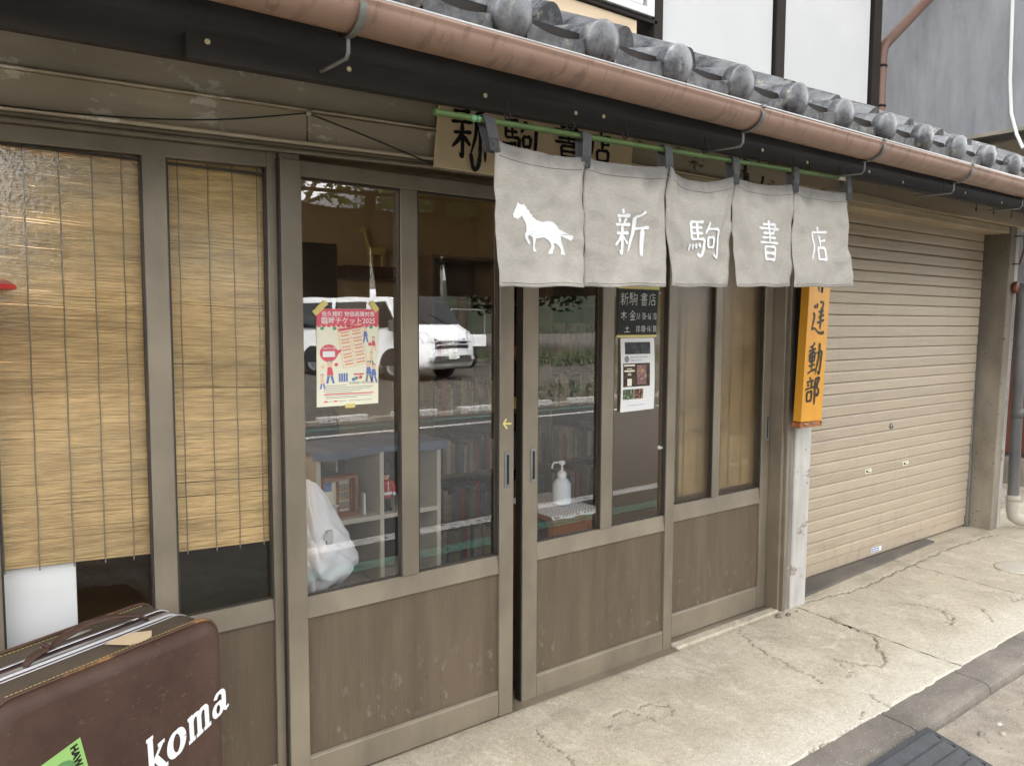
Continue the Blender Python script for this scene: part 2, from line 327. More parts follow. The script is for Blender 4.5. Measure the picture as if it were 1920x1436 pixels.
MT['plastic_w'] = flat('white_plastic', (.84, .84, .84), .3)
MT['stool'] = mk('orange_brown_stool', (.33, .125, .045), (.25, .09, .03), .45, stretch=(.2, 1, 1))
MT['skin'] = flat('doll_skin', (.62, .42, .30), .5)
MT['black'] = mk('matt_black', (.014, .014, .015), (.010, .010, .011), .75)
MT['van_white'] = mk('white_van_paint', (.80, .81, .82), (.78, .79, .80), .18, grime=.04, bump=0)
MT['van_grey'] = flat('dark_grey_bumper_plastic', (.05, .05, .052), .5)
MT['tyre'] = flat('tyre_rubber', (.02, .02, .02), .85)
MT['lamp'] = flat('headlamp_lens', (.65, .66, .68), .1, .7, .3)
MT['orange_lamp'] = flat('orange_indicator', (.8, .22, .02), .3)
MT['house'] = mk('far_house_wall', (.45, .42, .36), (.40, .37, .31), .85)
MT['roof_far'] = mk('far_house_roof', (.09, .09, .10), (.07, .07, .08), .6)
MT['tape'] = flat('yellow_masking_tape', (.72, .60, .22), .7)
MT['poster_cream'] = mk('cream_poster_paper', (.88, .85, .68), (.87, .84, .66), .45, grime=.03, bump=0)
MT['poster_white'] = mk('white_poster_paper', (.80, .80, .80), (.78, .78, .78), .5, grime=.03, bump=0)
MT['pink'] = flat('pink_red_print', (.72, .12, .16), .5)
MT['orange_pr'] = flat('orange_print', (.82, .42, .24), .5)
MT['white_pr'] = flat('white_print_ink', (.85, .85, .85), .5)
MT['blue_pr'] = flat('blue_print', (.16, .22, .48), .5)
MT['peach_pr'] = flat('peach_print', (.86, .60, .42), .5)
MT['green_pr'] = flat('green_print', (.14, .36, .20), .5)
MT['grey_pr'] = flat('grey_print', (.25, .25, .27), .5)
MT['blackboard'] = mk('chalkboard', (.040, .042, .042), (.033, .035, .035), .8, grime=.15)
MT['photo'] = None
def photo(name, cols, scale):
    t = NT(name); v = t.pos(); a = t.ramp(t.noise(v, scale, 3, .6), .38, .5); b = t.ramp(t.noise(v, scale*1.7, 3, .6), .52, .6)
    t.principled(t.mix(b, t.mix(a, cols[0], cols[1]), cols[2]), .35, 0, .4); return t.m
MT['ph_dark'] = photo('dark_photo_print', ((.03, .03, .035), (.012, .012, .014), (.06, .06, .07)), 22)
MT['ph_brown'] = photo('brown_photo_print', ((.06, .028, .018), (.03, .014, .01), (.08, .04, .025)), 30)
MT['ph_warm'] = photo('warm_picture_print', ((.55, .33, .16), (.25, .12, .11), (.10, .10, .16)), 60)
MT['ph_green'] = photo('green_photo_print', ((.10, .16, .07), (.04, .06, .03), (.28, .32, .22)), 70)
MT['ph_orange'] = photo('orange_photo_print', ((.30, .12, .05), (.06, .03, .02), (.5, .3, .2)), 60)
BOOKC = [(.35, .30, .22), (.42, .39, .32), (.10, .12, .15), (.28, .07, .05), (.20, .22, .16), (.46, .40, .20), (.14, .20, .25), (.25, .20, .16), (.5, .47, .42), (.07, .06, .055)]
BOOKM = [mk('book_cover_%s' % 'abcdefghij'[i], c, tuple(x*.7 for x in c), .55, scale=60, bump=0, grime=.2) for i, c in enumerate(BOOKC)]

# ------------------------------------------------------------------ mesh helpers
WM = {}
class MB:
    def __init__(s): s.v = []; s.f = []; s.m = []; s.smooth = []
    def add(s, vs, fs, mi=0, sm=False):
        b = len(s.v); s.v += [tuple(v) for v in vs]
        for f in fs: s.f.append(tuple(b+i for i in f)); s.m.append(mi); s.smooth.append(sm)
        return s
    def box(s, x0, x1, y0, y1, z0, z1, mi=0, mat=None):
        vs = [Vector((x, y, z)) for z in (z0, z1) for y in (y0, y1) for x in (x0, x1)]
        if mat is not None: vs = [mat @ v for v in vs]
        return s.add(vs, [(0, 2, 3, 1), (4, 5, 7, 6), (0, 1, 5, 4), (2, 6, 7, 3), (0, 4, 6, 2), (1, 3, 7, 5)], mi)
    def hexa(s, p, mi=0):   # 8 points: bottom 4 ccw, top 4
        return s.add(p, [(3, 2, 1, 0), (4, 5, 6, 7), (0, 1, 5, 4), (1, 2, 6, 5), (2, 3, 7, 6), (3, 0, 4, 7)], mi)
    def tube(s, pts, r, n=8, mi=0, cap=True, sm=True):
        pts = [Vector(p) for p in pts]; rs = r if isinstance(r, (list, tuple)) else [r]*len(pts)
        up = None; rings = []
        for i, p in enumerate(pts):
            d = (pts[min(i+1, len(pts)-1)]-pts[max(i-1, 0)]).normalized()
            if up is None: up = Vector((0, 0, 1)) if abs(d.z) < .9 else Vector((1, 0, 0))
            a = d.cross(up).normalized(); up = a.cross(d).normalized()
            rings.append([p+(a*math.cos(2*math.pi*k/n)+up*math.sin(2*math.pi*k/n))*rs[i] for k in range(n)])
        vs = [q for rg in rings for q in rg]; fs = []
        for i in range(len(pts)-1):
            for k in range(n): fs.append((i*n+k, i*n+(k+1) % n, (i+1)*n+(k+1) % n, (i+1)*n+k))
        s.add(vs, fs, mi, sm)
        if cap: s.add(rings[0], [tuple(range(n))[::-1]], mi); s.add(rings[-1], [tuple(range(n))], mi)
        return s
    def lathe(s, prof, c, n=20, mi=0, axis='Z', sm=True, sc=(1, 1)):
        vs = []; fs = []
        for (r, h) in prof:
            for k in range(n):
                a = 2*math.pi*k/n; x, y = r*math.cos(a)*sc[0], r*math.sin(a)*sc[1]
                p = {'Z': (x, y, h), 'Y': (x, h, y), 'X': (h, x, y)}[axis]
                vs.append((c[0]+p[0], c[1]+p[1], c[2]+p[2]))
        for i in range(len(prof)-1):
            for k in range(n): fs.append((i*n+k, i*n+(k+1) % n, (i+1)*n+(k+1) % n, (i+1)*n+k))
        s.add(vs, fs, mi, sm)
        m = len(prof)-1; b = len(s.v)-len(vs)
        if prof[0][0] > 1e-5: s.f.append(tuple(b+k for k in range(n))[::-1]); s.m.append(mi); s.smooth.append(False)
        if prof[-1][0] > 1e-5: s.f.append(tuple(b+m*n+k for k in range(n))); s.m.append(mi); s.smooth.append(False)
        return s
    def grid(s, fn, nu, nv, mi=0, sm=True):
        vs = [fn(i/nu, j/nv) for j in range(nv+1) for i in range(nu+1)]
        fs = [(j*(nu+1)+i, j*(nu+1)+i+1, (j+1)*(nu+1)+i+1, (j+1)*(nu+1)+i) for j in range(nv) for i in range(nu)]
        return s.add(vs, fs, mi, sm)
    def prism(s, pts, off, mi=0):     # pts: planar polygon of Vectors, off: offset vector
        n = len(pts); o = Vector(off); vs = [Vector(p) for p in pts]+[Vector(p)+o for p in pts]
        return s.add(vs, [tuple(range(n))[::-1], tuple(range(n, 2*n))]+[(i, (i+1) % n, n+(i+1) % n, n+i) for i in range(n)], mi)
    def mesh(s, name, mats, recenter=True):
        me = bpy.data.meshes.new(name); c = Vector((0, 0, 0))
        if recenter and s.v:
            xs, ys, zs = zip(*s.v); c = Vector(((min(xs)+max(xs))/2, (min(ys)+max(ys))/2, min(zs)))
        me.from_pydata([(v[0]-c.x, v[1]-c.y, v[2]-c.z) for v in s.v], [], s.f)
        for m in (mats if isinstance(mats, (list, tuple)) else [mats]): me.materials.append(MT[m] if isinstance(m, str) else m)
        me.polygons.foreach_set('material_index', s.m); me.polygons.foreach_set('use_smooth', s.smooth); me.update()
        return me, c
    def build(s, name, mats, parent=None, bevel=0., fix=True, segs=1):
        me, c = s.mesh(name, mats)
        if fix:
            bm = bmesh.new(); bm.from_mesh(me); bmesh.ops.recalc_face_normals(bm, faces=bm.faces); bm.to_mesh(me); bm.free()
        o = place(name, me, Matrix.Translation(c), parent)
        if bevel:
            b = o.modifiers.new('bevel', 'BEVEL'); b.width = bevel; b.segments = segs; b.limit_method = 'ANGLE'; b.angle_limit = R(40)
        return o
def place(name, data, mw, parent=None):
    o = bpy.data.objects.new(name, data); COL.objects.link(o); WM[o] = mw.copy()
    if parent is not None:
        o.parent = parent; o.matrix_parent_inverse = Matrix.Identity(4); o.matrix_basis = WM[parent].inverted() @ mw
    else: o.matrix_basis = mw
    return o
def thing(name, loc, label, cat, group=None, rotz=0.):
    o = place(name, None, Matrix.Translation(loc) @ Matrix.Rotation(rotz, 4, 'Z')); o.empty_display_size = .1
    return tag(o, label, cat, group)
def tag(o, label, cat, group=None):
    o['label'] = label; o['category'] = cat
    if group: o['group'] = group
    return o
def struct(o, kind='structure'): o['kind'] = kind; return o
def box(name, x0, x1, y0, y1, z0, z1, mat, parent=None, bevel=.002):
    return MB().box(x0, x1, y0, y1, z0, z1).build(name, mat, parent, bevel)
def crom(pts, k=6):
    if len(pts) < 3: return [(pts[0][0]+(pts[1][0]-pts[0][0])*i/k, pts[0][1]+(pts[1][1]-pts[0][1])*i/k) for i in range(k+1)]
    out = []
    P = [pts[0]]+list(pts)+[pts[-1]]
    for i in range(1, len(P)-2):
        for j in range(k):
            t = j/k; r = []
            for d in range(2):
                a, b, c, e = P[i-1][d], P[i][d], P[i+1][d], P[i+2][d]
                r.append(.5*(2*b+(c-a)*t+(2*a-5*b+4*c-e)*t*t+(3*b-a-3*c+e)*t**3))
            out.append(tuple(r))
    out.append(tuple(pts[-1])); return out

# ---- brush writing: strokes on a 100x100 grid (y down)
KANJI = {
 '新': [[(26,3),(29,13)],[(8,19),(48,16)],[(16,23),(20,33)],[(39,22),(33,34)],[(3,38),(53,34)],[(8,56),(50,52)],[(28,38),(28,95),(21,90)],[(27,58),(17,70),(4,82)],[(31,61),(47,76)],[(88,5),(74,14),(60,18)],[(60,18),(60,52),(46,94)],[(61,43),(99,38)],[(82,42),(82,101)]],
 '駒': [[(10,6),(9,54)],[(10,7),(45,5)],[(11,22),(42,20)],[(11,37),(42,35)],[(27,7),(27,51)],[(9,53),(47,50)],[(47,50),(45,80),(39,96),(31,89)],[(6,66),(1,84)],[(15,66),(16,79)],[(23,64),(27,76)],[(32,62),(37,73)],[(66,3),(60,20),(50,36)],[(58,22),(95,19)],[(95,19),(93,62),(88,96),(76,88)],[(57,45),(58,73)],[(57,45),(79,43)],[(79,43),(77,71)],[(58,71),(78,69)]],
 '書': [[(22,13),(76,10)],[(76,10),(75,33)],[(3,23),(98,20)],[(22,34),(76,31)],[(49,1),(49,56)],[(16,45),(84,42)],[(5,57),(95,54)],[(26,66),(27,99)],[(26,66),(77,64)],[(77,64),(75,99)],[(28,81),(74,80)],[(28,96),(75,95)]],
 '店': [[(50,1),(52,14)],[(14,19),(93,14)],[(15,19),(15,56),(2,97)],[(56,25),(56,58)],[(57,41),(86,37)],[(34,61),(35,95)],[(34,61),(81,58)],[(81,58),(78,95)],[(36,92),(78,91)]],
 '木': [[(8,33),(92,29)],[(50,5),(50,97)],[(48,34),(30,58),(7,77)],[(52,34),(68,56),(93,75)]],
 '金': [[(50,3),(30,26),(5,41)],[(50,5),(70,24),(95,38)],[(28,43),(72,41)],[(14,61),(86,58)],[(50,43),(50,93)],[(24,68),(32,83)],[(76,66),(68,83)],[(7,95),(93,92)]],
 '土': [[(22,41),(78,38)],[(50,7),(50,90)],[(5,92),(95,89)]],
 '運': [[(22,14),(25,25)],[(40,9),(38,24)],[(58,5),(80,6),(78,20),(68,27)],[(50,34),(84,27)],[(84,27),(60,50)],[(54,50),(90,42)],[(44,66),(94,57)],[(69,24),(68,86)],[(16,36),(24,50),(10,82)],[(8,84),(30,82),(62,95),(98,94)]],
 '動': [[(42,1),(30,10),(10,15)],[(3,26),(54,19)],[(11,33),(13,58)],[(11,33),(48,29)],[(48,29),(45,57)],[(13,45),(46,42)],[(13,58),(46,55)],[(29,10),(28,84)],[(8,71),(50,66)],[(2,92),(54,80)],[(58,32),(96,26)],[(96,26),(90,70),(84,96),(72,86)],[(77,2),(75,44),(55,98)]],
 '部': [[(30,3),(32,14)],[(8,22),(54,16)],[(17,27),(21,38)],[(45,24),(38,38)],[(1,47),(60,39)],[(13,58),(14,92)],[(13,58),(47,54)],[(47,54),(44,90)],[(15,90),(44,87)],[(68,10),(68,104)],[(68,12),(94,8),(80,36),(95,54),(88,70),(76,66)]],
 '0': [[(50,5),(28,12),(22,50),(28,90),(50,96),(70,88),(76,50),(70,12),(50,5)]], '1': [[(58,4),(42,97)]], '3': [[(28,12),(55,4),(70,20),(45,46),(72,62),(60,90),(25,94)]],
 '6': [[(68,4),(36,40),(28,78),(48,96),(68,80),(56,58),(32,66)]], ':': [[(50,30),(52,38)],[(48,68),(50,76)]], '-': [[(20,52),(80,48)]], '・': [[(44,48),(56,54)]],
}
def strokes(mb, chars, fn, w, brush=True, mi=0, d0=0., dd=.00012, seed=1, k=6):
    """chars: list of (char, u0, v0, su, sv): box left, top, width, height (v up).  fn(u, v, depth) -> point"""
    rnd = random.Random(seed); depth = d0
    for ch, u0, v0, su, sv in chars:
        for st in KANJI[ch]:
            pts = crom([(u0+p[0]/100*su, v0-p[1]/100*sv) for p in st], k)
            n = len(pts); L = []
            jit = rnd.uniform(.88, 1.15)
            for i, p in enumerate(pts):
                a, b = pts[max(i-1, 0)], pts[min(i+1, n-1)]
                dx, dy = b[0]-a[0], b[1]-a[1]; ln = math.hypot(dx, dy) or 1
                t = i/(n-1)
                if brush:
                    prof = .95-.45*math.sin(math.pi*min(1, t*1.15)) if abs(dx) > abs(dy) else 1.05-.35*t
                    if len(st) == 3 and t > .7: prof *= max(.25, 1-(t-.7)*2.2)
                    if i == 0: prof *= .55
                    if i == n-1: prof *= .45
                else: prof = rnd.uniform(.8, 1.1)
                h = w*.5*prof*jit
                L.append(((p[0]-dy/ln*h, p[1]+dx/ln*h), (p[0]+dy/ln*h, p[1]-dx/ln*h)))
            vs = []
            for a, b in L: vs += [fn(a[0], a[1], depth), fn(b[0], b[1], depth)]
            mb.add(vs, [(2*i, 2*i+1, 2*i+3, 2*i+2) for i in range(n-1)], mi)
            depth += dd
    return mb
def text(mb, body, size, fn, u, v, align='LEFT', mi=0, depth=0., sx=1., shear=0., bold=0.):
    c = bpy.data.curves.new('t', 'FONT'); c.body = body; c.size = size; c.align_x = align; c.resolution_u = 2; c.shear = shear; c.offset = bold
    o = bpy.data.objects.new('t', c); COL.objects.link(o)
    me = bpy.data.meshes.new_from_object(o.evaluated_get(bpy.context.evaluated_depsgraph_get()))
    mb.add([fn(u+p.co.x*sx, v+p.co.y, depth) for p in me.vertices], [tuple(p.vertices) for p in me.polygons], mi)
    bpy.data.objects.remove(o); bpy.data.curves.remove(c); bpy.data.meshes.remove(me)
def quad(mb, fn, u0, u1, v0, v1, mi=0, d=0.):
    mb.add([fn(u0, v0, d), fn(u1, v0, d), fn(u1, v1, d), fn(u0, v1, d)], [(0, 1, 2, 3)], mi)
def poly(mb, fn, pts, mi=0, d=0.): mb.add([fn(u, v, d) for u, v in pts], [tuple(range(len(pts)))], mi)
def disc(mb, fn, u, v, ru, rv, mi=0, d=0., n=16, a0=0., a1=2*math.pi):
    poly(mb, fn, [(u+ru*math.cos(a0+(a1-a0)*i/n), v+rv*math.sin(a0+(a1-a0)*i/n)) for i in range(n)], mi, d)

ROAD_Z = -.085
# ================================================================== SETTING: pavement, kerb, road, far side
import numpy as np
CRACKS = [
  [(3.062, -0.012), (2.986, -0.149), (2.957, -0.253), (2.943, -0.33), (2.931, -0.403), (2.927, -0.48), (2.916, -0.547)],
  [(3.576, -0.164), (3.542, -0.289), (3.54, -0.39), (3.499, -0.458), (3.43, -0.482), (3.388, -0.541), (3.333, -0.587), (3.265, -0.593), (3.2, -0.539), (3.158, -0.439)],
  [(4.073, -0.277), (4.143, -0.354), (4.142, -0.449), (4.113, -0.52), (3.973, -0.569)],
  [(3.654, 0.011), (3.885, -0.01), (3.951, -0.033), (4.181, -0.043), (4.572, -0.011), (4.948, 0.003), (5.366, 0.018), (5.765, 0.001), (5.921, -0.031)],
  [(4.368, -0.522), (4.26, -0.629), (4.192, -0.668)],
  [(2.968, -0.689), (2.949, -0.786), (2.94, -0.832)],
  [(2.403, -0.786), (2.535, -0.807), (2.737, -0.795), (2.823, -0.758)],
  [(1.723, -0.129), (1.702, -0.215), (1.707, -0.294), (1.697, -0.4)],
  [(3.142, -0.461), (3.11, -0.553), (3.056, -0.56)],
  [(4.762, -0.611), (4.582, -0.632), (4.65, -0.581)],
  [(1.958, -0.27), (2.037, -0.219), (2.099, -0.227), (2.109, -0.273), (2.127, -0.349)],
  [(2.146, -0.237), (2.203, -0.253), (2.252, -0.303), (2.213, -0.351)],
]
CW = [.0032, .0055, .0035, .0055, .0025, .003, .0028, .0025, .003, .003, .002, .002]
SPALL = [(3.34, -.45, .13, .11, .004), (4.02, -.42, .15, .11, .004), (2.06, -.27, .09, .05, .0025), (2.2, -.29, .06, .05, .002), (3.1, -.50, .06, .07, .003), (5.3, -.35, .25, .06, .003)]
def slab(name, x0, x1, y0, y1, step, parent):
    nx, ny = max(2, int((x1-x0)/step)), max(2, int((y1-y0)/step))
    X, Y = np.meshgrid(np.linspace(x0, x1, nx+1), np.linspace(y0, y1, ny+1)); X = X.ravel(); Y = Y.ravel()
    jx = X+.006*np.sin(X*61+Y*37)+.004*np.sin(Y*143+X*29)+.0025*np.sin(X*311+Y*173)
    jy = Y+.006*np.sin(Y*57-X*43)+.004*np.sin(X*151+Y*31)+.0025*np.sin(Y*297-X*211)
    ck = np.zeros_like(X)
    for c, w in zip(CRACKS, CW):
        for (ax, ay), (bx, by) in zip(c[:-1], c[1:]):
            dx, dy = bx-ax, by-ay; t = np.clip(((jx-ax)*dx+(jy-ay)*dy)/(dx*dx+dy*dy), 0, 1)
            d = np.hypot(jx-ax-t*dx, jy-ay-t*dy); ww = w*(.7+.5*np.sin(ax*7+t*5)**2)
            ck = np.maximum(ck, np.clip(1.4-d/ww, 0, 1))
    sp = np.zeros_like(X)
    for cx, cy, rx, ry, dp in SPALL:
        q = np.hypot((jx+.02*np.sin(Y*23+X*11)-cx)/rx, (jy+.018*np.sin(X*27)-cy)/ry)
        sp = np.maximum(sp, dp*np.clip((1.0-q)/.035, 0, 1))
    Z = np.where(Y < 0, Y*.028, 0.) + .0022*np.sin(X*5.1+Y*7)*np.sin(Y*9-X*2.3) - sp - .010*ck
    edge = np.minimum(X-x0, x1-X); Z -= .006*np.clip(1-edge/.006, 0, 1)*(.6+.4*np.sin(Y*50)); Z -= .012*np.clip((-.800-Y+.006*np.sin(X*19)+.004*np.sin(X*53))/.006, 0, 1)
    me = bpy.data.meshes.new(name)
    fs = [(j*(nx+1)+i, j*(nx+1)+i+1, (j+1)*(nx+1)+i+1, (j+1)*(nx+1)+i) for j in range(ny) for i in range(nx)]
    me.from_pydata(np.stack([X-x0, Y-y0, Z], 1).tolist(), [], fs)
    a = me.attributes.new('crack', 'FLOAT', 'POINT'); a.data.foreach_set('value', (ck*.8).astype(np.float32))
    me.materials.append(MT['concrete']); me.polygons.foreach_set('use_smooth', [True]*len(fs)); me.update()
    return place(name, me, Matrix.Translation((x0, y0, 0)), parent)
base = struct(MB().box(-2.5, 9.5, -.79, .28, -.30, -.045).build('sidewalk', 'kerb'))
for a, b, y1, st in ((-2.5, 1.1, .02, .03), (1.104, 3.555, .10, .0068), (3.563, 4.752, .27, .0068), (4.760, 7.2, .27, .011), (7.206, 9.5, .27, .03)):
    slab('slab', a, b, -.812, y1, st, base)
kerb = struct(MB().box(-2.5, 9.5, -.93, -.805, -.35, -.06).build('kerb', 'kerb'))
xk = -2.0
while xk < 8.8:
    prof = [(-.800, -.06), (-.800, -.024), (-.915, -.028), (-.934, -.033), (-.946, -.044), (-.951, -.06), (-.955, -.3), (-.8, -.3)]
    mb = MB(); n = len(prof); vs = []
    for xx in (xk+.003, xk+.605): vs += [(xx, p[0], p[1]+random.uniform(-.0006, .0006)) for p in prof]
    mb.add(vs, [tuple(range(n)), tuple(range(n, 2*n))]+[(i, (i+1) % n, n+(i+1) % n, n+i) for i in range(n)])
    mb.build('kerb_stone', 'kerb', kerb, .004, segs=2); xk += .609+ (.0 if abs(xk-2.9) > .1 else .0)

def heightfield(name, x0, x1, y0, y1, nx, ny, fz, mat):
    return struct(MB().grid(lambda u, v: (x0+(x1-x0)*u, y0+(y1-y0)*v, fz(x0+(x1-x0)*u, y0+(y1-y0)*v)), nx, ny).build(name, mat, fix=False))
heightfield('road', -60, 80, -8.6, -.90, 200, 30, lambda x, y: ROAD_Z, 'asphalt')
heightfield('road_edge', -2.5, 9.5, -1.42, -.94, 240, 12, lambda x, y: ROAD_Z+.004+.010*noise.noise((x*6, y*9, 1))*0.5+.006-.012*max(0, (-y-1.2)/.22), 'dust')
def lot_z(x, y):
    t = min(1, max(0, (-y-8.6)/3)); return ROAD_Z+.03+.24*t*t*(3-2*t)+.03*noise.noise((x*.6, y*.6, 0))*t
heightfield('lot_ground', -60, 80, -70, -8.62, 120, 80, lot_z, 'lot')
struct(MB().add([(-300, -300, -.4), (300, -300, -.4), (300, 300, -.4), (-300, 300, -.4)], [(0, 1, 2, 3)]).build('ground', 'lot'))
mb = MB()
def line(mb, x0, x1, y, w, z, slope=0.):
    mb.grid(lambda u, v: (x0+(x1-x0)*u, y+slope*(x0+(x1-x0)*u)+(v-.5)*w, z), max(2, int((x1-x0)/.5)), 1)
line(mb, -30, 40, -2.62, .15, ROAD_Z+.005); line(mb, -30, 40, -7.5, .15, ROAD_Z+.005)
struct(mb.build('white_road_line', 'paint_w'))
mb = MB(); line(mb, -30, 40, -2.12, .16, ROAD_Z+.005); line(mb, -30, 40, -8.1, .12, ROAD_Z+.005); struct(mb.build('green_road_line', 'paint_g'))
fk = struct(MB().box(-30, 40, -8.72, -8.58, -.3, -.02).build('far_kerb', 'kerb', None, .01))
for i in range(14):
    x = -1.5+i*1.25; box('painted_kerb_block', x, x+.8, -8.725, -8.575, -.06, .03, 'paint_w', fk, .006)
mb = MB().lathe([(.33, ROAD_Z-.01), (.33, ROAD_Z+.006), (.30, ROAD_Z+.008), (.285, ROAD_Z+.004), (.2, ROAD_Z+.006), (.19, ROAD_Z+.003), (0, ROAD_Z+.005)], (4.15, -3.8, 0), 28)
tag(mb.build('manhole_cover', 'iron'), 'round dark iron manhole cover in the road, seen mirrored in the door glass', 'manhole cover')
# pale oval cover set in the pavement
mb = MB().lathe([(.125, -.012), (.125, -.005), (.115, -.003), (0, -.003)], (5.22, -.40, 0), 28, sc=(1, .9))
tag(mb.build('cover_plate', 'shelf_pale'), 'pale round cover plate set in the concrete pavement at right edge', 'cover plate')
# loose stones along the kerb
def pebble(c, r, seed):
    bm = bmesh.new(); bmesh.ops.create_icosphere(bm, subdivisions=2, radius=1)
    rr = random.Random(seed); sx, sy, sz = rr.uniform(.8, 1.4), rr.uniform(.7, 1.), rr.uniform(.5, .75)
    vs = []
    for v in bm.verts:
        k = 1+.35*noise.noise(v.co*1.3+Vector((seed, 0, 0))); vs.append((c[0]+v.co.x*r*sx*k, c[1]+v.co.y*r*sy*k, c[2]+v.co.z*r*sz*k+r*sz*.7))
    fs = [tuple(v.index for v in f.verts) for f in bm.faces]; bm.free(); return vs, fs
rs = random.Random(3); mb = MB()
for i in range(1500):
    x = rs.uniform(2.5, 6.5); y = -.965-abs(rs.gauss(0, .11)); r = rs.choice([.003, .004, .005, .0065])
    vs, fs = pebble((x, y, ROAD_Z+.004), r, i); mb.add(vs, fs, 0, True)
g = mb.build('gravel', 'stone', fix=False); struct(g, 'stuff'); g['label'] = 'fine loose gravel lying along the foot of the kerb'
for i, (x, y, r) in enumerate(((3.12, -1.06, .016), (3.18, -1.11, .014), (3.25, -1.07, .013), (3.30, -1.16, .017), (3.22, -1.18, .012), (3.62, -1.03, .014), (3.05, -1.25, .016), (3.40, -1.05, .011))):
    mb = MB(); vs, fs = pebble((x, y, ROAD_Z+.004), r, 900+i); mb.add(vs, fs, 0, True)
    tag(mb.build('stone', 'stone', fix=False), 'loose stone on the road by the kerb, %s nearest the rubber ramp' % ['second', 'third', 'fifth', 'sixth', 'fourth', 'farthest', 'first', 'seventh'][i], 'stone', 'loose stones by the kerb')
for i, (x, y, r, lab) in enumerate(((3.36, -.03, .018, 'largest crumbled stone chip at the corner of the door track and grey post'), (3.42, -.045, .013, 'middle stone chip beside the foot of the grey weathered post'), (3.50, -.04, .010, 'tiny stone chip at the foot of the white flaking post'))):
    mb = MB(); vs, fs = pebble((x, y, .0), r, 950+i); mb.add(vs, fs, 0, True); tag(mb.build('stone_chip', 'stone', fix=False), lab, 'stone')

mb = MB(); rd = random.Random(5)
def grit(x, y, z, r):
    p = [(x+rd.uniform(-r, r), y+rd.uniform(-r, r), z+rd.uniform(0, r)) for _ in range(3)]+[(x, y, z+r*1.2)]
    mb.add(p, [(0, 1, 2), (0, 1, 3), (1, 2, 3), (2, 0, 3)])
for k in range(1500):
    x = rd.uniform(1.2, 3.45); f = -.006 if x < 2.66 else .005; grit(x, f-abs(rd.gauss(0, .014)), .001, rd.uniform(.0012, .0034))
for k in range(600): x = rd.uniform(3.7, 5.95); grit(x, .05-abs(rd.gauss(0, .03)), .001, rd.uniform(.0012, .0032))
for c in CRACKS:
    for (ax, ay), (bx, by) in zip(c[:-1], c[1:]):
        for k in range(26): q = rd.random(); grit(ax+(bx-ax)*q+rd.gauss(0, .012), ay+(by-ay)*q+rd.gauss(0, .012), min(0, ay*.028), rd.uniform(.001, .0028))
for k in range(900): x, y = rd.uniform(1.3, 5.8), rd.uniform(-.78, -.02); grit(x, y, y*.028, rd.uniform(.0008, .0024))
gr = mb.build('grit', 'stone', fix=False); struct(gr, 'stuff'); gr['label'] = 'crumbs of dirt and grit lying along the door track and cracks'
# ================================================================== SHOP BUILDING
B = thing('shop_building', (2.2, .5, 0), 'old two-storey shop with sliding doors, tiled eave and beige roller shutter', 'building')
# ---- room shell
box('interior_floor', -1.3, 3.72, .14, 3.0, -.06, .03, 'int_floor', B, 0)
box('interior_wall', -1.3, 3.72, 3.0, 3.1, -.06, 2.5, 'int_wall', B, 0)
box('interior_wall', -1.4, -1.3, .1, 3.1, -.06, 2.5, 'int_wall', B, 0)
box('interior_wall', 3.66, 3.72, .22, 3.0, -.06, 2.5, 'int_wall', B, 0)
box('ceiling', -1.4, 3.75, .05, 3.1, 2.42, 2.5, 'int_wall', B, 0)
box('back_doorway', 1.05, 2.42, 2.96, 2.998, .03, 1.99, 'int_dark', B, .002)
r_ = box('wall_rail', 2.44, 3.65, 2.84, 2.998, 1.75, 1.84, 'int_brown', B, .003)
# ---- left of the frame: solid wall
box('wall', -2.6, .0985, .03, .12, -.05, 1.91, 'board', B, .003)
box('wall', -2.6, 3.40, .10, .16, 1.96, 2.6, 'board', B, 0)
# ---- lintel boards above the doors (they sag a little to the left, as old timber does)
def zt(x, z): return z+.031*(min(x, 1.4)-.2)/1.2 if x < 1.4 else z+.031
def slant(name, x0, x1, y0, y1, z0, z1, mat, bevel=.003, n=1):
    mb = MB()
    for i in range(n):
        a = x0+(x1-x0)*i/n; b = x0+(x1-x0)*(i+1)/n
        mb.hexa([(a, y0, zt(a, z0)), (b, y0, zt(b, z0)), (b, y1, zt(b, z0)), (a, y1, zt(a, z0)), (a, y0, zt(a, z1)), (b, y0, zt(b, z1)), (b, y1, zt(b, z1)), (a, y1, zt(a, z1))])
    return mb.build(name, mat, B, bevel)
slant('door_track', -1.5, 1.4, -.014, .14, 1.9165, 1.928, 'alu'); slant('door_track', 1.402, 3.44, -.014, .14, 1.9165, 1.928, 'alu')
slant('track_cover', -1.5, 1.4, -.006, .12, 1.929, 1.942, 'alu'); slant('track_cover', 1.402, 3.44, -.006, .12, 1.929, 1.942, 'alu')
slant('moulding', -1.5, 1.4, -.022, .12, 1.943, 1.953, 'board'); slant('moulding', 1.402, 3.44, -.022, .12, 1.943, 1.953, 'board')
slant('wall_board', -1.5, .955, -.004, .10, 1.954, 2.040, 'board'); slant('wall_board', .958, 1.4, -.006, .10, 1.954, 2.038, 'board'); slant('wall_board', 1.403, 3.44, -.004, .10, 1.954, 2.040, 'board_worn')
slant('bead', -1.5, 1.4, -.016, .10, 2.041, 2.048, 'board'); slant('bead', 1.402, 3.44, -.014, .10, 2.041, 2.048, 'board_worn')
slant('wall_board', -1.5, 1.4, -.002, .10, 2.049, 2.22, 'board'); slant('wall_board', 1.402, 3.44, -.002, .10, 2.049, 2.22, 'board_worn')

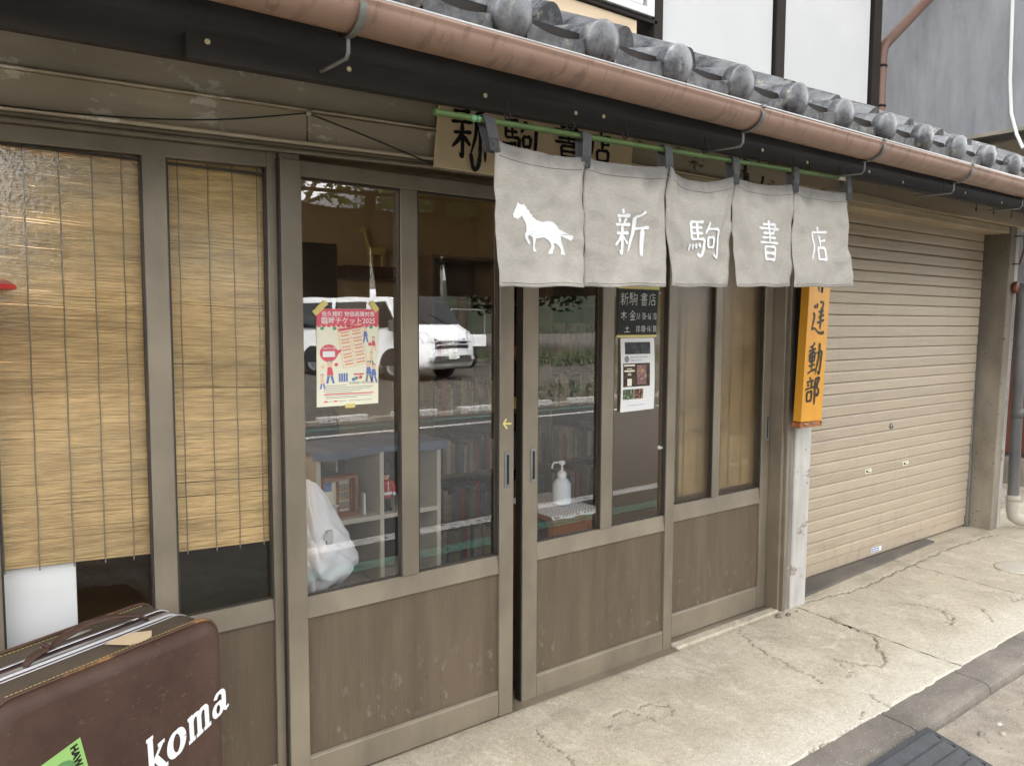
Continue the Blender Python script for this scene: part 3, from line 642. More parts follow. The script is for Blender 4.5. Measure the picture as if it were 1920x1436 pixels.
# ---- sliding doors and window panels
def pull(x, z, y, parent, h=.13, w=.026):
    mb = MB(); t = .003
    mb.box(x-w/2, x+w/2, y-t, y, z-h/2, z-h/2+.012); mb.box(x-w/2, x+w/2, y-t, y, z+h/2-.012, z+h/2)
    mb.box(x-w/2, x-w/2+.006, y-t, y, z-h/2+.012, z+h/2-.012); mb.box(x+w/2-.006, x+w/2, y-t, y, z-h/2+.012, z+h/2-.012)
    mb.box(x-w/2+.006, x+w/2-.006, y-.0012, y-.0005, z-h/2+.012, z+h/2-.012, 1)
    mb.box(x-w/2+.007, x-w/2+.010, y-.002, y-.0012, z-h/2+.014, z+h/2-.014, 0)
    return mb.build('pull_handle', ['steel', 'darkslot'], parent, .0007)
def door(x0, x1, y, m0, m1, sl, sr, zrail, zlow, ztop, zbot, gl, handles, name='sliding_door', tz=False, panes=True):
    """frame from x0 to x1, front face at y, mullion m0..m1, stiles sl / sr wide"""
    T = .038; zr0, zr1 = zrail
    f = MB()
    f.box(x0, x0+sl, y, y+T, zbot, ztop+.06); f.box(x1-sr, x1, y, y+T, zbot, ztop+.06)
    o = f.build(name, 'alu', B, .002)
    z1 = ztop
    def rail(nm, a, b, za, zb, dy=.0):
        if tz:
            return MB().hexa([(a, y+dy, za(a)), (b, y+dy, za(b)), (b, y+T-.001, za(b)), (a, y+T-.001, za(a)), (a, y+dy, zb(a)), (b, y+dy, zb(b)), (b, y+T-.001, zb(b)), (a, y+T-.001, zb(a))]).build(nm, 'alu', o, .002)
        return box(nm, a, b, y+dy, y+T-.001, za(a), zb(b), 'alu', o, .002)
    rail('top_rail', x0+sl, x1-sr, (lambda x: zt(x, 1.874)) if tz else (lambda x: z1), (lambda x: zt(x, 1.916)) if tz else (lambda x: z1+.045), .001)
    MB().hexa([(x0+sl, y+.001, zr0), (x1-sr, y+.001, zr0), (x1-sr, y+T-.001, zr0), (x0+sl, y+T-.001, zr0), (x0+sl, y+.011, zr1), (x1-sr, y+.011, zr1), (x1-sr, y+T-.001, zr1), (x0+sl, y+T-.001, zr1)]).build('middle_rail', 'alu', o, .002)
    box('bottom_rail', x0+sl, x1-sr, y+.001, y+T-.001, zbot, zlow, 'alu', o, .004)
    if m0 is not None: box('mullion', m0, m1, y+.003, y+T-.002, zr1, z1+(.03 if tz else 0), 'alu', o, .002)
    box('kick_panel', x0+sl, x1-sr, y+.012, y+.018, zlow, zr0, 'kick', o, 0)
    box('panel_bead', x0+sl, x1-sr, y+.004, y+.012, zlow, zlow+.006, 'sashwhite' if False else 'alu', o, .001)
    spans = [(x0+sl, m0), (m1, x1-sr)] if m0 is not None else [(x0+sl, x1-sr)]
    for a, b in spans:
        MB().add([(a, y+.026, zr1), (b, y+.026, zr1), (b, y+.026, z1+(.03 if tz else 0)), (a, y+.026, z1+(.03 if tz else 0))], [(0, 1, 2, 3)]).build('glass_pane', gl, o)
        g = MB(); e = .005; zz = z1+(.03 if tz else 0)
        g.box(a, a+e, y+.006, y+.0255, zr1+.002, zz); g.box(b-e, b, y+.006, y+.0255, zr1+.002, zz); g.box(a+e, b-e, y+.014, y+.0255, zr1+.001, zr1+e); g.box(a+e, b-e, y+.008, y+.0255, z1-e, z1-.0005)
        g.build('gasket', 'alu_dark', o)
    for hx, hz in handles: pull(hx, hz, y, o)
    return o
DA = door(.931-.06, 1.727, 0., 1.268, 1.331, .06, .063, (.541, .607), .098, 1.874, .004, 'glass', [(1.697, .919)])
DB = door(1.805, 2.655, .045, 2.212, 2.276, .072, .055, (.540, .607), .085, 1.874, -.005, 'glass', [(1.853, .912)])
DC = door(2.655, 3.415, .090, 2.976, 3.028, .05, .064, (.552, .628), .122, 1.874, .012, 'glass_frost', [(3.392, .93)])
DD = door(.10, .868, .012, .506, .566, .056, .030, (.556, .620), .10, 1.874, .004, 'glass_tex', [], 'window_panel', True)
box('gap_shade_strip', 1.7995, 1.8045, .050, .082, .0, 1.9, 'darkslot', B, 0)  # black strip added as painted shade on the door side at the gap
# the brown post between window and door (jamb), sill and tracks
box('jamb', .8685, .9315, -.012, -.0005, .0, 1.916, 'alu', B, .002)
box('jamb_edge', .8635, .8680, -.010, .012, .0, 1.916, 'alu_dark', B, 0)
box('jamb', 3.418, 3.44, .02, .125, .0, 1.93, 'alu', B, .002); box('jamb', 3.44, 3.462, .004, .12, .0, 1.93, 'alu', B, .002)
box('threshold', .0, 2.66, -.004, .15, -.03, .003, 'alu', B, .002); box('threshold', 2.662, 3.44, .06, .16, -.03, .010, 'alu', B, .002)
box('mortar_sill', 2.66, 3.42, .012, .06, -.02, .012, 'concrete', B, .004)
# posts at the right of the doors
box('weathered_post', 3.463, 3.508, .012, .22, -.01, 2.06, 'postwood', B, .003)
MB().hexa([(3.509, .004, -.01), (3.642, .004, -.01), (3.642, .26, -.01), (3.509, .26, -.01), (3.522, .0, 2.06), (3.66, .0, 2.06), (3.66, .26, 2.06), (3.522, .26, 2.06)]).build('painted_post', 'postpaint', B, .006)
# header boards right of the doors
box('wall_board', 3.442, 7.0, -.002, .10, 2.115, 2.30, 'board_right', B, .003)
box('shutter_header', 3.66, 6.02, .03, .22, 2.066, 2.112, 'board_right', B, .004)
mb = MB(); pts = [(3.66, 2.118), (3.95, 2.128), (4.3, 2.122), (4.6, 2.105), (4.9, 2.100), (5.3, 2.093), (5.3, 2.085), (3.66, 2.085)]
mb.prism([Vector((a, -.018, b)) for a, b in pts], (0, .014, 0)); mb.build('torn_trim', 'board_right', B)
# right pillar and beyond
MB().hexa([(6.0, .045, -.02), (6.098, .045, -.02), (6.098, .30, -.02), (6.0, .30, -.02), (6.03, .02, 2.14), (6.125, .02, 2.14), (6.125, .30, 2.14), (6.03, .30, 2.14)]).build('concrete_pillar', 'pillar', B, .006)
MB().hexa([(6.099, .06, -.02), (6.19, .06, -.02), (6.19, .30, -.02), (6.099, .30, -.02), (6.127, .03, 2.14), (6.21, .03, 2.14), (6.21, .30, 2.14), (6.127, .30, 2.14)]).build('flaking_post', 'postpaint', B, .006)
box('side_wall', 6.06, 6.19, .30, 3.1, -.05, 2.6, 'pillar', B, 0); box('bay_wall', 3.72, 6.06, 1.2, 1.25, -.05, 2.6, 'int_dark', B, 0)

# ---- roller shutter
SX0, SX1 = 3.80, 5.965
def sy(z): return .212-.020*z
MB().add([(SX0, .235, 0), (SX1, .235, 0), (SX1, .20, 2.12), (SX0, .20, 2.12)], [(0, 1, 2, 3)]).build('shutter_backing', 'joint', B)
mb = MB().box(SX0, SX1, sy(0)-.004, sy(0)+.02, .014, .078); shut = mb.build('roller_shutter', 'shutter', B, .003)
PITCH = .0645
prof = [(0, .012), (.0015, -.0045), (.010, -.0060), (.022, -.0062), (.0225, -.0050), (.0245, -.0050), (.025, -.0064), (.038, -.0064), (.0385, -.0052), (.0405, -.0052), (.041, -.0062), (.053, -.0058), (.0605, -.003), (.0628, .004), (.063, .012)]
mb = MB(); vs = [((i*(SX1-SX0))-(SX1-SX0)/2, p[1], p[0]) for i in (0, 1) for p in prof]; n = len(prof)
mb.add(vs, [(i, i+n, i+n+1, i+1) for i in range(n-1)])
sme, _ = mb.mesh('slat', 'shutter', recenter=False)
for i in range(31):
    z = .080+i*PITCH
    place('slat', sme, Matrix.Translation(((SX0+SX1)/2, sy(z)+random.uniform(-.0012, .0012), z)) @ Matrix.Rotation(random.uniform(-.0007, .0007), 4, 'Y') @ Matrix.Rotation(random.uniform(-.03, .03), 4, 'X'), shut)
for x in (4.577, 5.035):
    y = sy(.56)-.0066; mb = MB(); mb.box(x-.035, x+.035, y-.004, y, .547, .573); mb.box(x-.028, x+.028, y-.0046, y-.0041, .552, .568, 1); mb.box(x-.01, x+.028, y-.0058, y-.0047, .557, .566, 0)
    mb.build('finger_pull', ['poster_cream', 'joint'], shut, .001)
mb = MB().lathe([(.017, 0), (.017, -.008), (.011, -.010), (.0, -.010)], (4.825, sy(.815)-.006, .815), 18, axis='Y'); mb.box(4.823, 4.827, sy(.815)-.0175, sy(.815)-.0165, .808, .822, 1); mb.build('lock', ['steel', 'darkslot'], shut)
mb = MB(); fnl = lambda u, v, d=0: (u, sy(0)-.0055-d, v)
quad(mb, fnl, 4.68, 4.80, .032, .062, 0); quad(mb, fnl, 4.684, 4.768, .036, .058, 1, .0003); text(mb, 'SHUTTER', .016, fnl, 4.69, .041, mi=0, depth=.0006) if False else None
for k in range(5): quad(mb, fnl, 4.692+k*.014, 4.702+k*.014, .042, .052, 0, .0006)
mb.build('maker_label', ['white_pr', 'blue_pr'], shut)
box('shutter_guide', 5.966, 5.990, .185, .215, .0, 2.06, 'steel', B, .002); box('shutter_guide', 5.991, 6.02, .20, .24, .0, 2.06, 'alu_dark', B, 0)
box('shutter_guide', 3.70, 3.80, .20, .23, .0, 2.06, 'alu_dark', B, 0)
# ---- eave: beam, fascia, soffit, rafters
def fz(x): return 1.969+(x-.46)*(.024 if x < 2 else .0)+(0 if x < 2 else .037+(x-2)*.0075)
mb = MB(); xs = [-1.6, .48, 1.2, 2., 3., 4., 5.2, 7.]
for a, b in zip(xs[:-1], xs[1:]):
    mb.hexa([(a, -.555, fz(a)+.004), (b, -.555, fz(b)+.004), (b, -.535, fz(b)+.004), (a, -.535, fz(a)+.004), (a, -.555, 2.16), (b, -.555, 2.16), (b, -.535, 2.17), (a, -.535, 2.17)])
mb.build('eave_beam', 'beam', B)
for (x0, x1) in ((.462, 3.68), (3.684, 4.62), (4.626, 6.6)):
    xs = [x0+(x1-x0)*i/6 for i in range(7)]; mb = MB()
    for a, b in zip(xs[:-1], xs[1:]):
        mb.hexa([(a, -.578, fz(a)), (b, -.578, fz(b)), (b, -.556, fz(b)), (a, -.556, fz(a)), (a, -.578, fz(a)+.052), (b, -.578, fz(b)+.052), (b, -.556, fz(b)+.052), (a, -.556, fz(a)+.052)])
    fb = mb.build('fascia_board', 'fascia', B)
    for x, dz in ((.503, .038), (.812, .036), (1.187, .034), (1.494, .032), (1.60, .037), (2.35, .03), (2.62, .02), (3.05, .034), (3.32, .02), (3.9, .03), (4.3, .02), (4.9, .03), (5.5, .03)):
        if x0 < x < x1:
            MB().lathe([(.0062, 0), (.0058, -.0012), (.0025, -.0014), (.0022, -.0006), (0, -.0006)], (x, -.5782, fz(x)+dz), 12, axis='Y').build('screw', 'screw', fb)
for i in range(18):
    x = -1.4+i*.455; MB().hexa([(x, -.62, 2.145), (x+.045, -.62, 2.145), (x+.045, 1.0, 2.88), (x, 1.0, 2.88), (x, -.62, 2.19), (x+.045, -.62, 2.19), (x+.045, 1.0, 2.925), (x, 1.0, 2.925)]).build('rafter', 'beam', B)
MB().hexa([(-1.8, -.66, 2.165), (7.3, -.66, 2.165), (7.3, 1.02, 2.925), (-1.8, 1.02, 2.925), (-1.8, -.66, 2.185), (7.3, -.66, 2.185), (7.3, 1.02, 2.945), (-1.8, 1.02, 2.945)]).build('soffit', 'beam', B)
box('roof_edge_batten', -1.8, 7.3, -.675, -.645, 2.125, 2.19, 'beam', B, 0)
# ---- tiled lean-to roof
SL = .45; ang = math.atan(SL); TP = .292; TR = .245
roof = MB().hexa([(-1.8, -.67, 2.188), (7.3, -.67, 2.188), (7.3, 1.02, 2.948), (-1.8, 1.02, 2.948), (-1.8, -.67, 2.198), (7.3, -.67, 2.198), (7.3, 1.02, 2.958), (-1.8, 1.02, 2.958)]).build('roof', 'black', B)
def tprof(s):      # s 0..1 across one tile, roll first
    w = .36
    if s < w: return .050*math.sin(math.pi*s/w)**.8+.022
    q = (s-w)/(1-w); return .022-.014*math.sin(math.pi*q)
def tile_mesh(eave):
    mb = MB(); L = .30; nu, nv = 22, 3
    f = lambda u, v: (u*(TP+.004), v*L, tprof(u)+.016)
    mb.grid(f, nu, nv)
    # thick front edge
    th = 0
    fr = []
    for i in range(nu+1):
        u = i/nu; p = f(u, 0); drop = (p[2]+.012) if not eave else (.044 if u > .34 else .02)
        fr += [p, (p[0], p[1]-.001, p[2]-drop)]
    mb.add(fr, [(2*i, 2*i+1, 2*i+3, 2*i+2) for i in range(nu)], 0, True)
    lo = [(q[0], q[1]+.06, q[2]+.004) for q in fr[1::2]]; k = len(lo)
    mb.add(fr[1::2]+lo, [(i, i+1, k+i+1, k+i) for i in range(k-1)], 0, True)
    mb.add([f(1, j/nv) for j in range(nv+1)]+[(f(1, j/nv)[0], f(1, j/nv)[1], f(1, j/nv)[2]-.016) for j in range(nv+1)], [(i, i+1, nv+2+i, nv+1+i) for i in range(nv)])
    if eave:
        cx, cz = .18*TP, .038
        mb.lathe([(.055, .03), (.056, -.006), (.053, -.012), (.038, -.021), (.018, -.026), (0, -.027)], (cx, 0, cz), 24, axis='Y')
    return mb.mesh('roof_tile', 'tile', recenter=False)[0]
te, ti = tile_mesh(True), tile_mesh(False)
rotx = Matrix.Rotation(ang, 4, 'X'); x0 = 1.477-.18*TP-.010-TP*11
for r in range(8):
    for c in range(31):
        x = x0+c*TP
        if x < (-.3 if r > 1 else -1.2) or x > 7.0 or (r > 4 and x < .5): continue
        t = r*TR; y = -.694+t*math.cos(ang)+(.0 if r else 0); z = 2.138+t*math.sin(ang)+(.020 if r else 0)
        rr = Matrix.Rotation(random.uniform(-.012, .012), 4, 'Y')
        me = te if r == 0 else ti
        m = Matrix.Translation((x, y+random.uniform(-.004, .004), z)) @ (rotx if r else Matrix.Rotation(ang*.55, 4, 'X')) @ rr
        place('roof_tile', me, m, roof)
# ---- gutter with brackets
GY, GZ, GR = -.725, 2.081, .055
mb = MB(); prof = [(GY+GR*math.cos(a), GZ-GR*math.sin(a)*.82) for a in [math.pi*i/18 for i in range(19)]]
prof_in = [(GY+(GR-.003)*math.cos(a), GZ-(GR-.003)*math.sin(a)*.82) for a in [math.pi*i/18 for i in range(18, -1, -1)]]
lip = [(GY-GR-.004, GZ+.004), (GY-GR-.004, GZ+.010), (GY-GR+.004, GZ+.010)]
full = prof+lip+prof_in; n = len(full); xs = [-1.8+i*.35 for i in range(27)]
vs = [(x, p[0], p[1]+.0015*math.sin(x*2.1)+.0007*x) for x in xs for p in full]
mb.add(vs, [(i*n+j, i*n+(j+1) % n, (i+1)*n+(j+1) % n, (i+1)*n+j) for i in range(len(xs)-1) for j in range(n)], 0, True)
gut = mb.build('gutter', 'gutter', B)
mb = MB().tube([(-1.8, GY-GR, GZ+.012), (7.3, GY-GR, GZ+.0185)], .0045, 8); mb.build('gutter_bead', 'steel', gut)
for x in (.045, .745, 2.06, 2.77, 3.475, 4.18, 4.885, 5.59, 6.3):
    mb = MB(); a0 = [(x, GY+(GR+.005)*math.cos(a), GZ-(GR+.005)*.82*math.sin(a)) for a in [math.pi*i/14 for i in range(0, 15)]]
    w = .008
    vs = []
    for p in a0: vs += [(x-w, p[1], p[2]), (x+w, p[1], p[2])]
    mb.add(vs, [(2*i, 2*i+1, 2*i+3, 2*i+2) for i in range(14)], 0, True)
    mb.add([(v[0], v[1]+(GY-v[1])*-.03, v[2]-.003) for v in vs], [(2*i, 2*i+1, 2*i+3, 2*i+2) for i in range(14)], 0, True)
    mb.tube([(x, GY+.012, GZ-GR*.82-.004), (x, GY+.012, GZ-GR*.82-.035), (x, GY+.02, GZ-GR*.82-.045), (x, -.56, GZ-.085)], .0045, 6)
    mb.box(x-.008, x+.008, GY-GR-.010, GY-GR+.012, GZ+.010, GZ+.018)
    mb.build('gutter_bracket', 'galv', gut)
# ---- upper storey
UY = 1.0
box('plaster_panel', 3.56, 4.64, UY, UY+.1, 2.6, 5.2, 'plaster', B, 0); box('plaster_panel', 4.77, 5.86, UY, UY+.1, 2.6, 5.2, 'plaster', B, 0)
box('plaster_panel', -2, 3.50, UY, UY+.1, 2.6, 3.07, 'plaster', B, 0); box('plaster_panel', -2, .9, UY, UY+.1, 3.07, 5.2, 'plaster', B, 0)
box('wall_timber', 4.655, 4.755, UY-.025, UY+.12, 2.6, 5.2, 'timber', B, .004); box('wall_timber', 5.875, 5.985, UY-.03, UY+.14, 2.6, 5.2, 'timber', B, .004)
box('wall_timber', 3.475, 3.55, UY-.03, UY+.12, 3.0, 5.2, 'timber', B, .004)
box('window_apron', .9, 3.35, UY-.012, UY-.001, 3.03, 3.15, 'ply', B, .002)
MB().box(.9, 3.50, UY-.030, UY-.002, 3.152, 3.178).build('window_sill', 'timber', B, .003)
uw = MB().box(3.395, 3.455, UY-.05, UY+.05, 3.18, 4.7).box(1.0, 3.395, UY-.05, UY+.05, 3.18, 3.225).box(1., 3.395, UY-.05, UY+.05, 4.66, 4.7).build('upper_window', 'sashwhite', B, .003)
MB().box(3.34, 3.385, UY-.03, UY+.0, 3.235, 4.66).box(2.2, 3.34, UY-.03, UY+.0, 3.235, 3.29).build('sash', 'sashwhite', uw, .003)
MB().add([(1.0, UY-.01, 3.23), (3.34, UY-.01, 3.23), (3.34, UY-.01, 4.66), (1, UY-.01, 4.66)], [(0, 1, 2, 3)]).build('window_glass', 'glass_up', uw)
MB().hexa([(-2.5, .25, 5.15), (6.5, .25, 5.15), (6.5, 4.5, 7.0), (-2.5, 4.5, 7.0), (-2.5, .25, 5.28), (6.5, .25, 5.28), (6.5, 4.5, 7.13), (-2.5, 4.5, 7.13)]).build('upper_roof', 'tile', B)
box('upper_room_wall', -2, 5.9, UY+.55, UY+.6, 2.6, 5.2, 'plaster', B, 0); MB().hexa([(-2.5, .25, 5.15), (6.5, .25, 5.15), (6.5, 4.5, 7.0), (-2.5, 4.5, 7.0), (-2.5, .25, 5.28), (6.5, .25, 5.28), (6.5, 4.5, 7.13), (-2.5, 4.5, 7.13)]).build('upper_roof', 'tile', B)
box('upper_room_wall', 5.87, 5.92, UY+.1, 6, 2.6, 5.2, 'plaster', B, 0)
# screw hooks in the fascia and on the wall
def hook(x, y, z, s=1., parent=B, rot=0.):
    pts = [(0, 0, .03), (0, 0, .014), (.0, 0, .008)]+[(.0125*math.sin(a), 0, -.004+.0125*math.cos(a)) for a in [R(k) for k in range(20, 300, 28)]]
    mb = MB(); c, s_ = math.cos(rot), math.sin(rot)
    mb.tube([(x+p[0]*s*c, y+p[0]*s*s_, z+p[2]*s) for p in pts], .0022*s, 6); return mb.build('screw_hook', 'hook', parent)
for i, x in enumerate((1.24, 1.455, 1.665, 2.02, 2.30, 2.50, 2.60, 2.79)): hook(x, -.60, fz(x)-.006 if i else fz(x)-.006, 1.0, B, .3*((-1)**i))
for x in (4.208, 4.411, 4.629): hook(x, -.50, fz(x)-.002, 1.1, B, .2)
mb = MB(); mb.tube([(2.403, -.47, 2.02), (2.403, -.47, 1.92)], .007, 8); mb.tube([(2.403, -.475, 1.95), (2.41, -.50, 1.93), (2.44, -.505, 1.93), (2.465, -.50, 1.955), (2.468, -.50, 1.975)], .0045, 6)
mb.tube([(2.403, -.475, 1.97), (2.39, -.50, 1.94), (2.375, -.505, 1.95), (2.372, -.505, 1.975)], .0045, 6); mb.build('double_hook', 'hook', B)
mb = MB(); mb.tube([(6.09, .03, 2.05), (6.10, -.03, 2.05), (6.115, -.03, 1.97), (6.08, -.02, 1.86), (6.07, .02, 1.86)], .006, 6); mb.build('rusty_hook', 'redwood', B)
# ================================================================== THINGS ON AND IN FRONT OF THE FACADE
# ---- noren curtain on its pole
XT = [1.190, 1.497, 1.833, 2.156, 2.491, 2.838]
XB = [(1.209, 1.497), (1.515, 1.834), (1.866, 2.153), (2.176, 2.500), (2.503, 2.884)]
ZT = [1.906, 1.902, 1.917, 1.928, 1.936, 1.940]; ZB = [(1.539, 1.548), (1.548, 1.559), (1.559, 1.567), (1.568, 1.578), (1.578, 1.587)]
ZS = [1.795, 1.795, 1.804, 1.807, 1.762, 1.9]; SAG = [.010, .008, .032, .013, .002]
def px(i, u, z):
    def edge(k, side):
        zs = ZS[k] if 0 < k < 5 else ZT[k]
        t = min(1, max(0, (z-ZB[i][side])/(zs-ZB[i][side]))); t = t*t*(3-2*t) if 0 < k < 5 else t
        return XB[i][side]+(XT[k]-XB[i][side])*t
    a, b = edge(i, 0), edge(i+1, 1); return a, b
def py(i, u, v):
    s = math.sin(u*math.pi); h = 1-v
    y = -.598-.010*h
    for k, (c0, c1, w, a) in enumerate(((.02, .30, .055, .020), (.98, .66, .05, .018), (.05, .55, .09, .010), (.95, .40, .10, .010), (.03, .08, .04, .010), (.97, .94, .035, .010))):
        c = c0+(c1-c0)*h**.85+.03*math.sin(i*2.1+k); y -= .6*a*math.exp(-((u-c)/(w*(1+1.3*h)))**2)*(1-.55*h)*(.75+.5*math.sin(i*3.7+k*1.9)**2)
    y += .010*s*math.sin(v*4+i)+.006*math.sin(u*9+i*2.+v*3)*h+.010*math.sin(u*5.2+i*1.3)*h*h
    y += .0045*noise.noise((u*7+i*9, v*8, i*3.1))+.008*noise.noise((u*3+i*5, v*3.5, 2.))-.005*(1-abs(noise.noise((u*3.1+v*2.2+i*4, v*4.5-u*1.5, i*1.7)))*2.2)*(.4+.6*v)
    if v > .9: y += .03*SAG[i]*30*s*(v-.9)
    return y
def ps(i, u, v):
    zb = ZB[i][0]+(ZB[i][1]-ZB[i][0])*u+.0018*math.sin(u*11+i); zt = ZT[i]+(ZT[i+1]-ZT[i])*u-SAG[i]*math.sin(math.pi*u)**.8
    z = zb+(zt-zb)*v; a, b = px(i, u, z); return (a+(b-a)*u, py(i, u, v), z)
def pxz(i, x, z, d=0.):      # point on panel i at world x, z, raised by d towards the street
    a, b = px(i, .5, z); u = (x-a)/(b-a); zb = ZB[i][0]+(ZB[i][1]-ZB[i][0])*u; zt = ZT[i]+(ZT[i+1]-ZT[i])*u-SAG[i]*math.sin(math.pi*max(0, min(1, u)))**.8
    return (x, py(i, u, (z-zb)/(zt-zb))-.0016-d, z)
N = thing('noren_curtain', (2.03, -.6, 1.54), 'greige cloth noren curtain of five panels with white horse and lettering', 'curtain')
HORSE = [(655,835),(660,858),(672,862),(685,869),(692,855),(703,852),(716,838),(728,862),(741,885),(748,915),(748,945),(738,968),(741,992),(756,1016),(768,1036),(780,1030),(770,1008),(758,988),(768,970),(786,982),(796,1010),(800,1045),(797,1070),(802,1086),(826,1086),(815,1064),(812,1035),(820,990),(850,984),(882,978),(906,992),(928,1018),(932,1042),(916,1066),(902,1094),(936,1094),(940,1072),(953,1044),(946,1012),(966,1016),(984,1038),(992,1064),(988,1095),(1018,1095),(1009,1072),(1004,1045),(994,1008),(990,980),(990,956),(1010,968),(1035,982),(1058,991),(1065,978),(1078,968),(1066,962),(1079,950),(1050,948),(1020,935),(985,912),(965,882),(945,865),(920,857),(895,860),(872,869),(845,862),(822,857),(812,843),(797,838),(795,822),(778,815),(772,797),(755,789),(748,773),(735,768),(728,752),(722,764),(700,760),(686,745),(684,765),(672,792)]
HW = None
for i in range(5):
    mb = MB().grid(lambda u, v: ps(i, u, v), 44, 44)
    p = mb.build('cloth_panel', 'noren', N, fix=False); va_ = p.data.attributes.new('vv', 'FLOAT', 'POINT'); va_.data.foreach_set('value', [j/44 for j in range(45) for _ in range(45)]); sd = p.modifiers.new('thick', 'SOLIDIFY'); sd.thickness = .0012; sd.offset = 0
    mb = MB()
    # hem lines stitched along bottom and top
    for v in (.028, .90):
        mb.tube([(lambda q: (q[0], q[1]-.0012, q[2]))(ps(i, .03+.94*k/30, v)) for k in range(31)], .0006, 4)
    mb.build('stitching', 'strap', p, fix=False)
    mb = MB()
    if i == 0:
        bm = bmesh.new()
        # photograph outline -> panel plane (metres)
        P2 = [(1.253+(a-655)/425*.208, 1.760-(b-745)/346*.126+(.0)*(a-655)) for a, b in HORSE]
        vs = [bm.verts.new((a, 0, b)) for a, b in P2]; [bm.faces.new([vs[k] for k in tri]) for tri in tessellate_polygon([[Vector((a, b, 0)) for a, b in P2]])]
        for _ in range(2): bmesh.ops.subdivide_edges(bm, edges=[e for e in bm.edges if e.calc_length() > .015], cuts=1); bmesh.ops.triangulate(bm, faces=bm.faces[:])
        bm.verts.index_update(); mb.add([pxz(0, v.co.x, v.co.z, .0008) for v in bm.verts], [tuple(v.index for v in f.verts) for f in bm.faces]); bm.free()
        e = mb.build('horse_emblem', 'white_paint', p, fix=False); e['label'] = 'white walking horse silhouette'
    else:
        ch, u0, u1, z1, z0 = [('新', 1.618, 1.753, 1.780, 1.646), ('駒', 1.929, 2.081, 1.770, 1.653), ('書', 2.278, 2.415, 1.800, 1.660), ('店', 2.600, 2.726, 1.803, 1.671)][i-1]
        strokes(mb, [(ch, u0, z1, u1-u0, z1-z0)], lambda u, v, d: pxz(i, u, v, .0006+d), .0120 if i != 2 else .0105, seed=i, k=8)
        mb.build('lettering', 'white_paint', p, fix=False)
def rodz(x): return 1.948+(x-1.019)*.0244
for i in range(6):
    x = XT[i] + (-.008 if i == 0 else .0); w = .016; zr = rodz(x); zt = ZT[i]
    mb = MB(); y0 = -.604
    path = [(y0-.016, zt-.030), (y0-.018, zt+.004), (y0-.017, zr-.01), (y0-.012, zr+.008), (y0, zr+.0125), (y0+.012, zr+.008), (y0+.016, zr-.01), (y0+.012, zt+.004), (y0+.010, zt-.030)]
    tw = (-.012 if i == 0 else .003*math.sin(i*2))
    vs = []
    for k, (a, b) in enumerate(path): xx = x+tw*(b-zt)/.05; vs += [(xx-w, a, b), (xx+w, a, b)]
    mb.add(vs, [(2*k, 2*k+1, 2*k+3, 2*k+2) for k in range(len(path)-1)])
    s = mb.build('strap', 'strap', N, fix=False); sd = s.modifiers.new('thick', 'SOLIDIFY'); sd.thickness = .002
    mb = MB(); yy = y0-.0185
    a, b, c, d = (x-w+.004, zt-.027), (x+w-.004, zt-.027), (x+w-.004, zt+.0), (x-w+.004, zt+.0)
    for p0, p1 in ((a, b), (b, c), (c, d), (d, a), (a, c), (b, d)): mb.tube([(p0[0], yy, p0[1]), (p1[0], yy, p1[1])], .0006, 4)
    mb.build('stitching', 'stitch', s, fix=False)
rod = thing('curtain_pole', (1.93, -.604, 1.96), 'green plastic pole holding the noren curtain under the eave', 'pole')
mb = MB().tube([(1.019, -.604, rodz(1.019)), (1.9, -.604, rodz(1.9)-.001), (2.78, -.604, rodz(2.78))], .0078, 14)
for x in (1.14, 1.36, 1.6, 1.98, 2.25, 2.47, 2.66): mb.lathe([(.0080, x-.006), (.0088, x), (.0080, x+.006)], (0, -.604, rodz(x)), 12, axis='X')
mb.build('tube', 'rod', rod)
MB().tube([(2.78, -.604, rodz(2.78)), (2.85, -.604, rodz(2.85))], .0088, 12).build('end_sleeve', 'shelf_pale', rod)
MB().tube([(1.125, -.604, rodz(1.125)), (1.15, -.604, rodz(1.15))], .0084, 12).build('tape_wrap', 'green_pr', rod)

# ---- shop name board above the door
S = thing('shop_sign', (1.82, -.02, 1.947), 'pale plywood name board with black brush lettering above the door', 'sign')
MB().hexa([(1.373, -.035, 1.949), (2.262, -.035, 1.949), (2.262, -.0235, 1.949), (1.373, -.0235, 1.949), (1.398, -.035, 2.19), (2.285, -.035, 2.19), (2.285, -.0235, 2.19), (1.398, -.0235, 2.19)]).build('board', 'sign_ply', S, .001)
mb = MB(); fs = lambda u, v, d: (u, -.0356-d, v)
for k_, c_ in enumerate([('新', 1.432, 2.172, .17, .185), ('駒', 1.645, 2.150, .155, .128), ('書', 1.872, 2.170, .15, .125), ('店', 2.045, 2.165, .125, .118)]): mb = MB(); strokes(mb, [c_], fs, .0165, seed=11+k_); mb.build('character', 'ink', S, fix=False)
KANJI['J'] = [[(60, 0), (62, 60), (50, 92), (24, 96), (12, 70)]]
mb = MB()
strokes(mb, [('J', 1.50, 2.13, .075, .178)], fs, .017, seed=3, d0=.008, brush=False)
mb.build('character', 'ink', S, fix=False)

